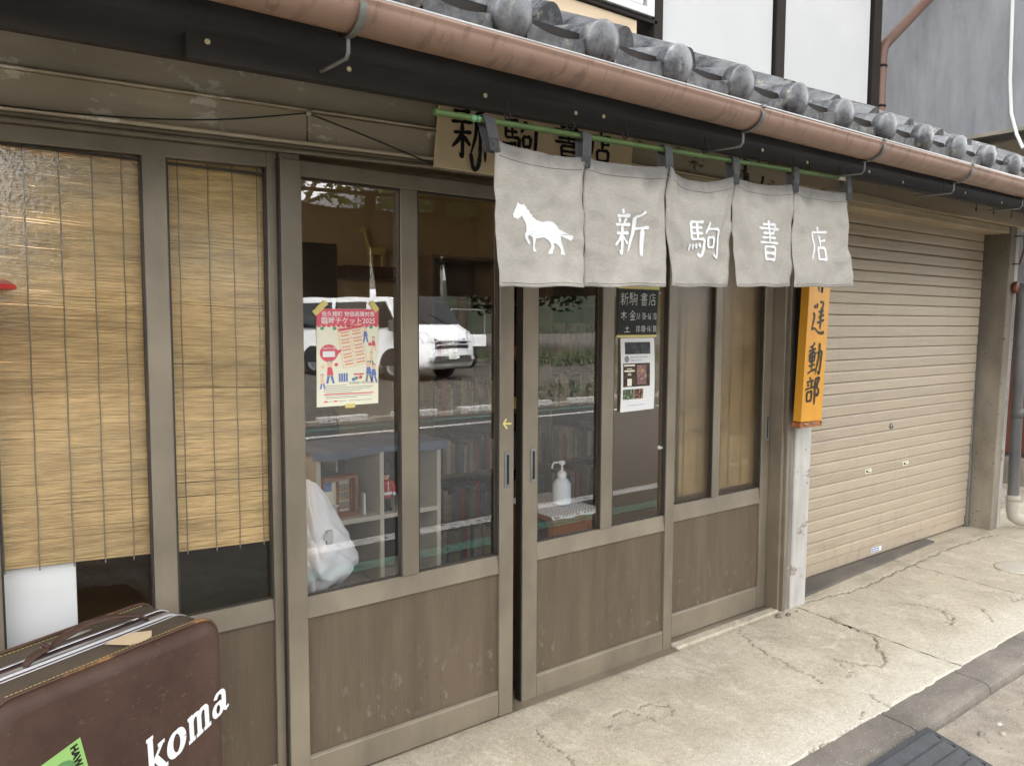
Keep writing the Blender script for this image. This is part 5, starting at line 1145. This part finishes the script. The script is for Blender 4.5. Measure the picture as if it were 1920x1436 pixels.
# toy guardsman
T = thing('toy_guardsman', (1.505, .55, .69), 'toy guardsman in red tunic and tall black hat on the cube shelf', 'figurine')
cx, cy = 1.505, .56
mb = MB()
for s in (-1, 1): mb.tube([(cx+s*.012, cy, .698), (cx+s*.011, cy, .745)], [.010, .011], 10); mb.lathe([(.012, .690), (.012, .698), (.006, .701)], (cx+s*.013, cy-.006, 0), 10, sc=(1, 1.5))
mb.build('trousers', 'black', T)
mb = MB().lathe([(.024, .742), (.026, .752), (.024, .770), (.029, .795), (.028, .808), (.014, .816)], (cx, cy, 0), 16, sc=(1, .75))
for s in (-1, 1): mb.tube([(cx+s*.027, cy, .803), (cx+s*.035, cy-.003, .782), (cx+s*.034, cy-.008, .762)], [.010, .009, .008], 8)
mb.build('tunic', 'red', T)
mb = MB().lathe([(.0262, .754), (.0272, .760), (.0262, .766)], (cx, cy, 0), 16, sc=(1, .8)); mb.tube([(cx, cy-.0225, .81), (cx, cy-.0225, .766)], .0015, 5)
for s in (-1, 1): mb.lathe([(0, .746), (.007, .750), (.008, .757), (.004, .763)], (cx+s*.034, cy-.009, 0), 8)
mb.build('belt_and_gloves', 'plastic_w', T)
MB().lathe([(.004, .812), (.012, .818), (.0155, .828), (.0155, .838), (.012, .846)], (cx, cy, 0), 14).build('head', 'skin', T)
MB().lathe([(.0175, .836), (.021, .846), (.023, .865), (.021, .882), (.012, .893), (0, .896)], (cx, cy, 0), 14).build('bearskin_hat', 'black', T)
tag(box('card_stand', 1.398, 1.406, .54, .56, .690, .775, 'poster_white', None, .0005), 'narrow printed white card upright beside the red framed box', 'card')
# white cloth draped over something rounded, close to the left door
def drape(u, v):
    a = u*math.pi*1.0; z0, z1 = .50, .905
    r = .16*(1-v**2.6)+.02; x = 1.02+(.02+r*1.12)*math.sin(a*.5+.0)*1.0-.03; y = .17+.16*v+.10*(1-v)*-math.cos(a*.5)*.6
    k = .012*math.sin(u*23+v*4)*(1-v)+.008*math.sin(u*11-v*9); return (x+k-.02*(v < .08), y+k*.8, z0+(z1-z0)*v+.02*math.sin(u*7)*(1-v))
prof_ = [(.515, .075), (.54, .10), (.56, .16), (.60, .205), (.64, .218), (.68, .205), (.74, .165), (.80, .125), (.86, .085), (.90, .045), (.915, .0)]
def drape2(u, v):
    f = v*(len(prof_)-1); i = min(int(f), len(prof_)-2); q = f-i; z = prof_[i][0]+(prof_[i+1][0]-prof_[i][0])*q; r = prof_[i][1]+(prof_[i+1][1]-prof_[i][1])*q
    a = 2*math.pi*u; fold = 1+(.06*abs(math.sin(a*4.5+z*16+1.2*math.sin(z*9)))-.02)*min(1, (.93-z)*4)+.045*math.sin(a*3-z*46+math.sin(a*5))*(1 if z < .74 else .25)
    dz = .010*math.sin(a*5+z*60)*(1-v)+.012*noise.noise((math.cos(a)*3, math.sin(a)*3, z*14))
    r *= .80; return (1.045+r*fold*math.cos(a)*(1. if math.cos(a) > 0 else .3), .27+r*.75*fold*math.sin(a), z+dz)
tag(MB().grid(drape2, 140, 80).build('draped_cloth', 'whitecloth', fix=False), 'crumpled white cloth over a rounded form just behind the left door glass', 'cloth')
box_ = MB().lathe([(.12, .03), (.12, .50), (.0, .51)], (1.035, .29, 0), 14).build('round_stool', 'case_wood'); tag(box_, 'round stool hidden under the crumpled white cloth', 'stool')
# stool with lace cloth and pump bottle
L = thing('wooden_stool', (2.36, .53, .03), 'orange brown wooden stool inside the right door carrying a pump bottle', 'stool')
MB().hexa([(2.20, .33, .572), (2.47, .335, .572), (2.512, .735, .572), (2.25, .72, .572), (2.20, .33, .598), (2.47, .335, .598), (2.512, .735, .598), (2.25, .72, .598)]).build('seat', 'stool', L, .003)
for x, y in ((2.235, .365), (2.435, .37), (2.47, .69), (2.275, .68)): box('leg', x-.018, x+.018, y-.018, y+.018, .03, .572, 'stool', L, .003)
box('apron', 2.2535, 2.4165, .352, .372, .40, .571, 'stool', L, .002); box('stretcher', 2.254, 2.416, .36, .378, .22, .25, 'stool', L, .002)
cl = MB().grid(lambda u, v: (2.188+(.30)*u+.045*v*(1-.3*u)+.004*math.sin(v*20), .318+.42*v+.010*math.sin(u*15)*(1 if v < .05 else 0), .6015+.0015*math.sin(u*13)*math.sin(v*11)-.010*(1 if v == 0 else 0)), 24, 24)
tag(cl.build('lace_cloth', 'lace', fix=False), 'white dotted lace cloth spread on the wooden stool', 'cloth')
O = thing('pump_bottle', (2.396, .50, .603), 'translucent white pump dispenser bottle on the lace cloth', 'bottle')
bx, by, z0 = 2.392, .497, .604
MB().lathe([(.036, z0), (.041, z0+.004), (.0425, z0+.012), (.0425, z0+.085), (.040, z0+.100), (.028, z0+.118), (.019, z0+.125)], (bx, by, 0), 28).build('body', 'bottle', O)
MB().lathe([(.021, z0+.124), (.022, z0+.126), (.022, z0+.146), (.019, z0+.150), (.010, z0+.158), (.0055, z0+.160), (.0055, z0+.185), (.012, z0+.186), (.0155, z0+.190), (.0155, z0+.200), (.012, z0+.205), (0, z0+.206)], (bx, by, 0), 20).build('pump', 'plastic_w', O)
MB().tube([(bx, by, z0+.197), (bx-.045, by+.005, z0+.199), (bx-.050, by+.006, z0+.194), (bx-.056, by+.007, z0+.172)], .0045, 8).build('nozzle', 'plastic_w', O)
tag(MB().box(1.008, 1.030, .0185, .030, .755, .80).box(.998, 1.012, .0175, .0225, .768, .79).build('bulldog_clip', 'chrome', None, .002), 'small metal clip on the left door glass before the white cloth', 'clip')
tag(MB().lathe([(.0, 0), (.008, .004), (.011, .010)], (2.588, .070, .905), 14, axis='Y').add([(2.582, .068, .905), (2.600, .066, .914), (2.602, .066, .897)], [(0, 1, 2)]).build('suction_hook', 'plastic_w'), 'white suction hook on the right door glass near the stile', 'hook')
# dark bookcase at the back with books
E_ = thing('bookcase', (3.0, 1.66, .03), 'dark wooden bookcase deep inside the shop behind the right doors', 'bookcase')
bx0, bx1, by0, by1 = 2.30, 3.64, 1.50, 1.80
LV = [.05, .29, .56, .90, 1.22, 1.55]
ups = [2.30, 2.78, 3.16, 3.62]
for x in ups: box('upright', x, x+.022, by0, by1, .03, 1.82, 'case_wood', E_, .002)
for a, b in zip(ups[:-1], ups[1:]):
    for z in LV+[1.80]: box('shelf_board', a+.022, b, by0+.002, by1-.008, z, z+.018, 'case_wood', E_, .001)
box('back_panel', 2.30, 3.642, by1-.007, by1, .03, 1.82, 'int_brown', E_, 0)
bmesh_cache = {}
def book_mesh(mi):
    if mi not in bmesh_cache:
        mb = MB().box(-.5, .5, -.5, .5, 0, 1); me, _ = mb.mesh('book', BOOKM[mi], recenter=False); bmesh_cache[mi] = me
    return bmesh_cache[mi]
rb = random.Random(21)
rowname = ['lowest', 'second lowest', 'middle', 'upper middle', 'upper', 'top']
bayname = ['left', 'middle', 'right']
BOOKN = ['tan', 'pale beige', 'navy', 'dark red', 'olive', 'mustard', 'slate blue', 'brown', 'cream', 'black']
for bi, (a, b) in enumerate(zip(ups[:-1], ups[1:])):
    for ri, z in enumerate(LV[:-1]):
        x = a+.03; lim = b-.012; nb_ = 0
        if bi == 1 and ri in (3, 4): continue
        if ri == 4 and bi == 0: lim = a+.2
        while x < lim:
            w = rb.uniform(.013, .034); h = rb.uniform(.15, .21 if ri != 0 else .19); d = rb.uniform(.12, .17)
            if x+w > lim: break
            m = Matrix.Translation((x+w/2, by0+.02+d/2, z+.018)) @ Matrix.Rotation(rb.choice([0, 0, 0, .05]), 4, 'Y') @ Matrix.Diagonal((w, d, h, 1))
            mi = rb.randrange(10); nb_ += 1
            o = place('book', book_mesh(mi), m)
            tag(o, '%s book, number %d from left on the %s shelf, %s bay of bookcase' % (BOOKN[mi], nb_, rowname[ri], bayname[bi]), 'book', 'books on the %s shelf, %s bay' % (rowname[ri], bayname[bi])); x += w+.001
def facing(x, z, w, h, mats, label, tilt=.22):
    m = Matrix.Translation((x, by0+.05, z+.019)) @ Matrix.Rotation(-tilt, 4, 'X'); t_ = place('display_book', None, m); tag(t_, label, 'book')
    def put(nm, mat, x0, x1, y0, y1, z0, z1):
        me, c = MB().box(x0, x1, y0, y1, z0, z1).mesh(nm, mat); place(nm, me, m @ Matrix.Translation(c), t_)
    put('cover', mats[0], -w/2, w/2, 0, .018, 0, h); put('paper_band', mats[1], -w/2-.0005, w/2+.0005, -.001, .0185, .002, h*.36)
    return t_
facing(2.98, .90, .15, .21, ['ph_brown', 'tape'], 'brown book with a yellow paper band displayed face out in bookcase')
facing(3.08, .90, .10, .17, ['blue_pr', 'poster_white'], 'blue and white book leaning face out beside the yellow banded book', .3)
facing(2.97, 1.22, .13, .19, ['int_brown', 'block'], 'dark brown book displayed face out on the upper bookcase shelf')
# ornaments on the wall rail: giraffe and small car
Z = thing('giraffe_figure', (2.72, 2.9, 1.84), 'small yellow giraffe figure on the dark wall rail at the back', 'figurine'); gx = 2.70
mb = MB().tube([(gx-.06, 2.9, 1.95), (gx+.06, 2.9, 1.96)], [.03, .035], 10).tube([(gx-.055, 2.9, 1.96), (gx-.085, 2.9, 2.06), (gx-.095, 2.9, 2.10)], [.02, .013, .012], 8).tube([(gx-.09, 2.9, 2.105), (gx-.13, 2.9, 2.09)], [.017, .010], 8)
for dx in (-.05, -.035, .045, .06): mb.tube([(gx+dx, 2.9+(.012 if dx in (-.05, .06) else -.012), 1.842), (gx+dx, 2.9, 1.95)], [.008, .011], 6)
mb.build('body', 'tape', Z)
tag(MB().box(2.86, 2.96, 2.88, 2.92, 1.848, 1.872).box(2.885, 2.94, 2.882, 2.918, 1.872, 1.89).build('toy_car', 'plastic_w', None, .006), 'small white toy car on the dark wall rail at the back', 'toy car')
tag(box('price_card', 2.80, 2.92, 2.826, 2.834, 1.77, 1.825, 'stool', None, .001), 'small reddish card fixed to the dark wall rail', 'card')
tag(MB().lathe([(.0, .03), (.10, .03), (.13, .14), (.14, .20), (.12, .20), (.11, .15), (0, .10)], (3.2, .62, .0), 18).build('woven_basket', 'case_wood'), 'round woven basket on the floor behind the right door', 'basket')

# warm lamp glowing behind the top of the far left blind
CL = thing('ceiling_lamp', (.34, .42, 2.05), 'small warm lamp glowing behind the top of the far left blind', 'lamp')
MB().lathe([(.010, 2.16), (.03, 2.15), (.10, 2.08), (.105, 2.075), (.098, 2.078), (.028, 2.142)], (.34, .42, 0), 20).build('lamp_shade', 'plastic_w', CL, fix=False)
MB().tube([(.34, .42, 2.15), (.34, .42, 2.42)], .004, 6).build('lamp_cord', 'black', CL)
tb = NT('lit_bulb'); em = tb.n('Emission'); em.inputs[0].default_value = (1, .72, .38, 1); em.inputs[1].default_value = 3.; tb.l(em.outputs[0], tb.out.inputs[0])
MB().lathe([(0, 2.04), (.022, 2.05), (.03, 2.07), (.024, 2.095), (.012, 2.115)], (.34, .42, 0), 14).build('bulb', tb.m, CL)
pl = bpy.data.lights.new('lamp_light', 'POINT'); pl.energy = 3.2; pl.color = (1, .78, .5); pl.shadow_soft_size = .03
po = bpy.data.objects.new('lamp_light', pl); COL.objects.link(po); po.location = (.34, .42, 2.02)

# ================================================================== ACROSS THE STREET (seen mirrored in the glass)
def van():
    Lh, Wd = 4.7, 1.72
    org = Vector((9.30, -11.95, lot_z(9.4, -12.6)))
    fx = Vector((.27, .963, 0)).normalized(); sx_ = Vector((fx.y, -fx.x, 0))      # front direction, and to the van's right
    T_ = lambda u, s, z: org-fx*u+sx_*s+Vector((0, 0, z))                         # u back from front, s sideways
    v = thing('white_van', org-fx*2.3, 'white van parked nose-on across the street, mirrored in the left door glass', 'van')
    prof = [(.12, .26), (.03, .34), (.0, .46), (.0, .66), (.04, .82), (.11, .98), (.24, 1.10), (.42, 1.18), (.66, 1.48), (.90, 1.76), (1.08, 1.90), (1.50, 1.97), (2.6, 1.985), (4.2, 1.97), (4.55, 1.90), (4.66, 1.5), (4.70, .9), (4.68, .42), (4.55, .26)]
    def half(z): return Wd/2-(0 if z < 1.0 else .11*((z-1.0)/1.0)**1.5)
    mb = MB(); n = len(prof); sec = []
    for k, f in ((-1, .93), (-1, 1), (1, 1), (1, .93)):
        for (u, z) in prof:
            uu = u+(.06 if (f < 1 and False) else 0); sec.append((u, k, f, z))
    rows = [(-1., 0., 1.), (-.985, .0, 1.), (-.6, -.0, 1.), (.6, 0., 1.), (.985, 0, 1.), (1., 0, 1.)]
    rows = [-1, -.97, -.88, -.5, 0, .5, .88, .97, 1]
    cx_, cz_ = 2.35, 1.05; vs = []
    for s in rows:
        e = max(0, (abs(s)-.88)/.12); sh = 1-.045*e*e
        for (u, z) in prof:
            nose = .10*(s*s)*max(0, 1-u/1.2); vs.append(T_(cx_+(u-cx_)*sh+nose, s*half(z), cz_+(z-cz_)*(1-.055*e*e)))
    mb.add(vs, [(i*n+j, i*n+(j+1) % n, (i+1)*n+(j+1) % n, (i+1)*n+j) for i in range(len(rows)-1) for j in range(n)], 0, True)
    mb.add(vs[:n], [tuple(range(n))]); mb.add(vs[-n:], [tuple(range(n))]); mb.build('body', 'van_white', v)
    def panel(nm, mat, pts, off=.012): # pts (u, s, z)
        m = MB(); P_ = [T_(*p) for p in pts]; nrm = (P_[1]-P_[0]).cross(P_[2]-P_[0]).normalized(); c = sum(P_, Vector())/len(P_)
        if nrm.dot(c-T_(2.35, 0, 1.0)) < 0: nrm.negate()
        m.prism([p-nrm*.03 for p in P_], nrm*(.03+off)); return m.build(nm, mat, v, .004)
    def nz(u, s): return u+.10*s*s*max(0, 1-u/1.2)
    def pu(z):
        for (a, b), (c, d) in zip(prof[6:13], prof[7:14]):
            if b <= z <= d: return a+(c-a)*(z-b)/(d-b)
        return 1.08
    wm = MB()
    def wp(uu, vv):
        z = 1.21+.62*vv; q = (uu*2-1)*(.90-.06*vv); u_ = pu(z); e = max(0, (abs(q)-.88)/.12)
        return T_(u_+.10*q*q*max(0, 1-u_/1.2), q*half(z), z)+fx*.014+Vector((0, 0, .012))
    wm.grid(wp, 16, 10); wm.build('windscreen', 'carglass', v, fix=False)
    for s in (-1, 1):
        q = lambda u, z: (u, s*(half(z)+.003), z)
        panel('side_window', 'carglass', [q(.82, 1.16), q(1.66, 1.12), q(1.66, 1.68), q(1.24, 1.70)], .008)
        panel('side_window', 'carglass', [q(1.84, 1.12), q(2.85, 1.12), q(2.85, 1.70), q(1.84, 1.70)], .008); panel('side_window', 'carglass', [q(2.98, 1.12), q(4.4, 1.12), q(4.4, 1.68), q(2.98, 1.70)], .008)
        panel('headlight', 'lamp', [(.08, s*.50, .82), (.16, s*.80, .80), (.32, s*.845, 1.06), (.20, s*.62, 1.03)], .035)
        panel('indicator', 'orange_lamp', [(.26, s*.835, .78), (.34, s*.855, .79), (.44, s*.855, .95), (.38, s*.85, .96)], .03)
        m = MB().box(-.05, .05, -.09, .09, -.12, .12); m.v = [tuple(T_(.86, s*(Wd/2+.12), 1.18)+fx*p[0]+sx_*p[1]+Vector((0, 0, p[2]))) for p in m.v]; m.build('mirror', 'van_grey', v, .02)
        panel('door_seam', 'van_grey', [q(1.75, .42), q(1.757, .42), q(1.757, 1.75), q(1.75, 1.75)], .003); panel('door_seam', 'van_grey', [q(.80, .52), q(.806, .52), q(.806, 1.1), q(.80, 1.1)], .003)
        panel('door_handle', 'van_grey', [q(1.55, .97), q(1.70, .97), q(1.70, 1.0), q(1.55, 1.0)], .015)
        for u in (.98, 3.6):
            c = T_(u, s*(Wd/2-.10), .31); w = MB(); ax = sx_*s
            for nm, mat_, pr in (('tyre', 'tyre', [(.19, -.10), (.30, -.10), (.325, -.05), (.325, .06), (.30, .105), (.19, .10)]), ('rim', 'steel', [(.0, .07), (.05, .085), (.12, .06), (.185, .095)])):
                w = MB(); k = 24; vs = []
                for (r, h) in pr:
                    for j in range(k): a = 2*math.pi*j/k; vs.append(c+ax*h+(fx*math.cos(a)+Vector((0, 0, 1))*math.sin(a))*r)
                w.add(vs, [(i*k+j, i*k+(j+1) % k, (i+1)*k+(j+1) % k, (i+1)*k+j) for i in range(len(pr)-1) for j in range(k)], 0, True); w.build(nm, mat_, v)
            m = MB(); k = 16; m.add([T_(u, s*(Wd/2+.004), .31)+(fx*math.cos(math.pi*j/k)+Vector((0, 0, 1))*math.sin(math.pi*j/k))*.39 for j in range(k+1)]+[T_(u, s*(Wd/2-.15), .31)+(fx*math.cos(math.pi*j/k)+Vector((0, 0, 1))*math.sin(math.pi*j/k))*.39 for j in range(k+1)], [tuple(range(k+1))]); m.build('wheel_arch', 'tyre', v)
    g = panel('grille', 'van_grey', [(.02, -.52, .70), (.02, .52, .70), (.12, .50, .90), (.12, -.50, .90)], .02)
    for z, u in ((.75, .02), (.83, .06)): panel('grille_bar', 'chrome', [(u, -.50, z), (u, .50, z), (u+.01, .50, z+.03), (u+.01, -.50, z+.03)], .05)
    m = MB(); k = 20
    for rr_, a_ in ((.075, 1.), (.04, 1.)):
        m.tube([T_(.035, rr_*math.cos(2*math.pi*j/k)*1.1, .80+rr_*.72*math.sin(2*math.pi*j/k))+fx*.055 for j in range(k+1)], .008, 6)
    m.build('badge', 'chrome', v)
    panel('lower_intake', 'van_grey', [(.0, -.62, .40), (.0, .62, .40), (.0, .55, .54), (.0, -.55, .54)], .015)
    for s in (-1, 1): panel('fog_lamp', 'lamp', [(.03, s*.62, .44), (.04, s*.72, .44), (.04, s*.72, .52), (.03, s*.62, .52)], .03)
    panel('number_plate', 'white_pr', [(.0, -.165, .47), (.0, .165, .47), (.0, .165, .635), (.0, -.165, .635)], .035)
    m = MB(); fpl = lambda u, vv, d: T_(0, -u, vv)+fx*(.0365+d)
    fpl = lambda u, vv, d: T_(0, u*-1, vv)+fx*(.038+d)
    text(m, '30-29', .088, fpl, 0, .49, 'CENTER', sx=-1 if False else 1.); text(m, '長野 400', .045, fpl, 0, .585, 'CENTER'); m.build('plate_lettering', 'green_pr', v, fix=False)
    for s in (-.3, .25): m = MB().tube([T_(.46, s, 1.22)+fx*.04, T_(.64, s-.38, 1.45)+fx*.04], .010, 5); m.build('wiper', 'tyre', v)
    return v
van()
def kei_truck():
    org = Vector((12.0, -15.4, lot_z(12, -15.4))); fx = Vector((.2, .98, 0)).normalized(); sx_ = Vector((fx.y, -fx.x, 0)); T_ = lambda u, s, z: org-fx*u+sx_*s+Vector((0, 0, z))
    v = thing('small_truck', org-fx*1.6, 'small white flatbed truck parked beside the van across the street', 'truck')
    def bx_(nm, mat, u0, u1, s0, s1, z0, z1, bev=.01): return MB().hexa([T_(u0, s0, z0), T_(u1, s0, z0), T_(u1, s1, z0), T_(u0, s1, z0), T_(u0, s0, z1), T_(u1, s0, z1), T_(u1, s1, z1), T_(u0, s1, z1)]).build(nm, mat, v, bev)
    bx_('bed', 'van_white', .0, 1.95, -.70, .70, .62, .68); bx_('bed_side', 'van_white', 0, 1.95, -.72, -.69, .60, .92); bx_('bed_side', 'van_white', 0, 1.95, .69, .72, .60, .92); bx_('tail_gate', 'van_white', -.03, .0, -.72, .72, .60, .92)
    MB().hexa([T_(1.98, -.70, .35), T_(3.2, -.70, .35), T_(3.2, .70, .35), T_(1.98, .70, .35), T_(1.98, -.62, 1.75), T_(2.8, -.62, 1.75), T_(2.8, .62, 1.75), T_(1.98, .62, 1.75)]).build('cab', 'van_white', v, .05, segs=2)
    bx_('rear_window', 'carglass', 1.962, 1.98, -.5, .5, 1.05, 1.5); bx_('chassis', 'van_grey', .1, 3., -.45, .45, .36, .58)
    for u in (.0, 1.9):
        m = MB().tube([T_(u, -.68, .9), T_(u, -.68, 1.5), T_(u, -.6, 1.6), T_(u, .6, 1.6), T_(u, .68, 1.5), T_(u, .68, .9)], .02, 8); m.build('hoop', 'steel', v)
    for s in (-1, 1):
        for u in (.55, 2.6):
            c = T_(u, s*.60, .27); m = MB(); k = 20; pr = [(0, .05), (.14, .06), (.16, .08), (.27, .08), (.28, 0), (.27, -.08)]; vs = []
            for (r, h) in pr:
                for j in range(k): a = 2*math.pi*j/k; vs.append(c+sx_*s*h+(fx*math.cos(a)+Vector((0, 0, 1))*math.sin(a))*r)
            m.add(vs, [(i*k+j, i*k+(j+1) % k, (i+1)*k+(j+1) % k, (i+1)*k+j) for i in range(len(pr)-1) for j in range(k)], 0, True); m.build('wheel', 'tyre', v)
kei_truck()
def tree(name, x, y, h, cr_, label, leafm, n=5200, seed=1, crown_z=.62, size=.16, squash=.8):
    rr = random.Random(seed); z0 = lot_z(x, max(y, -69)); t_ = thing(name, (x, y, z0), label, 'tree', 'trees across the street')
    mb = MB(); mb.tube([(x, y, z0-.1), (x+.1, y, z0+h*.25), (x-.08, y+.1, z0+h*.5), (x, y, z0+h*.8)], [h*.035, h*.028, h*.018, h*.006], 10)
    cl = []
    for k in range(26):
        a = rr.uniform(0, 6.28); q = rr.random()**.5; ph = rr.uniform(-1, 1)
        c = Vector((x+cr_*q*math.cos(a), y+cr_*q*math.sin(a), z0+h*crown_z+cr_*squash*ph*math.sqrt(max(0, 1-q*q*.6)))); cl.append((c, cr_*rr.uniform(.22, .42)))
        if k < 12: mb.tube([(x, y, z0+h*rr.uniform(.3, .6)), tuple((Vector((x, y, z0+h*.55))+c)/2+Vector((0, 0, -.1))), tuple(c)], [h*.012, h*.008, h*.003], 6)
    mb.build('trunk', 'bark', t_); mb = MB()
    for k in range(n):
        c, r = rr.choice(cl); d = Vector((rr.gauss(0, 1), rr.gauss(0, 1), rr.gauss(0, 1))).normalized()*r*rr.random()**.4; p = c+d
        a = Vector((rr.gauss(0, 1), rr.gauss(0, 1), rr.gauss(0, .5))).normalized(); b = a.cross(Vector((rr.gauss(0, 1), rr.gauss(0, 1), rr.gauss(0, 1)))).normalized(); s = size*rr.uniform(.6, 1.2)
        mb.add([p-a*s, p+b*s*.5, p+a*s, p-b*s*.5], [(0, 1, 2, 3)])
    mb.build('crown', leafm, t_, fix=False)
tree('broadleaf_tree', 9.2, -21.5, 8.6, 2.6, 'loose pale-leaved tree standing behind the white van', 'leaf', 1500, 2, .80, .17)
tree('dense_tree', 17.5, -24, 8.2, 3.6, 'dense dark tree right of the van across the street', 'leaf2', 7000, 3, .60, .2)
tree('dense_tree', 22.5, -27, 9.0, 3.8, 'farthest dense dark tree across the street', 'leaf2', 6500, 4, .60, .2)
tree('broadleaf_tree', 5.6, -20.5, 8.5, 3.1, 'green tree opposite the left windows across the street', 'leaf', 7500, 5, .60, .19)
tree('broadleaf_tree', -4.5, -19, 7.5, 2.6, 'green tree beside the shed at far left across the street', 'leaf', 5200, 8, .62, .17)
tree('broadleaf_tree', 28, -22, 8, 3.4, 'broad green tree far down the street on the other side', 'leaf', 5200, 6, .6, .2)
hs_ = thing('far_house', (17, -33, 0), 'pale gabled house behind the trees across the street', 'house')
box('wall', 14, 20.5, -37, -30, -.2, 5.4, 'house', hs_, .02)
MB().prism([Vector((13.6, -29.6, 5.3)), Vector((20.9, -29.6, 5.3)), Vector((17.25, -29.6, 7.9))], (0, -7.8, 0)).build('roof', 'roof_far', hs_)
for x in (15.2, 18.2): w_ = box('window', x, x+1.3, -29.99, -29.95, 2.6, 3.9, 'carglass', hs_, 0)
sh_ = thing('low_shed', (3, -21, 0), 'low dark shed with a white roof edge across the street', 'shed')
box('wall', -4, 6.2, -25, -20.4, -.2, 2.2, 'timber', sh_, .02); box('roof', -4.4, 6.6, -25.4, -20.0, 2.32, 2.62, 'van_white', sh_, .02)
box('shutter_door', -1.5, 2.2, -20.39, -20.34, .1, 2.1, 'lot', sh_, 0)
rg = random.Random(9); mb = MB()
for k in range(3800):
    x, y = rg.uniform(6, 24), -rg.uniform(14.5, 22); 
    if rg.random() < .08: x, y = rg.uniform(9.5, 14), -rg.uniform(9.0, 10.4)
    if 7 < x < 14 and -18.5 < y < -12: continue
    z = lot_z(x, y); h = rg.uniform(.06, .35 if y < -14 else .17); a = rg.uniform(0, 6.28); dx, dy = .03*math.cos(a), .03*math.sin(a); bx2, by2 = rg.gauss(0, .08), rg.gauss(0, .08)
    mb.add([(x-dx, y-dy, z), (x+dx, y+dy, z), (x+bx2, y+by2, z+h)], [(0, 1, 2)])
gg = mb.build('weeds', 'grass', fix=False); struct(gg, 'stuff'); gg['label'] = 'rough grass and weeds on the lot across the street'
mb = MB().grid(lambda u, v: (-120+260*u, -62-55*v, -1+(8*math.sin(min(1, v*1.3)*math.pi/2))*(.55+.45*math.sin(u*5+1)**2)+2.2*noise.noise((u*22, v*7, 3))), 130, 24)
struct(mb.build('hill', 'hill', fix=False))

for o in bpy.data.objects:      # fine print and thread: too small to pick apart
    if o.parent is not None and o.name.split('.')[0] in ('chalk_lettering', 'pink_print', 'printed_figures', 'heading_lettering', 'small_print', 'tickets', 'ticket_amounts', 'ticket_headings', 'caption_lettering', 'sticker_lettering', 'plate_lettering', 'stitching', 'tiny_books', 'wire_clips'):
        o['kind'] = 'stuff'
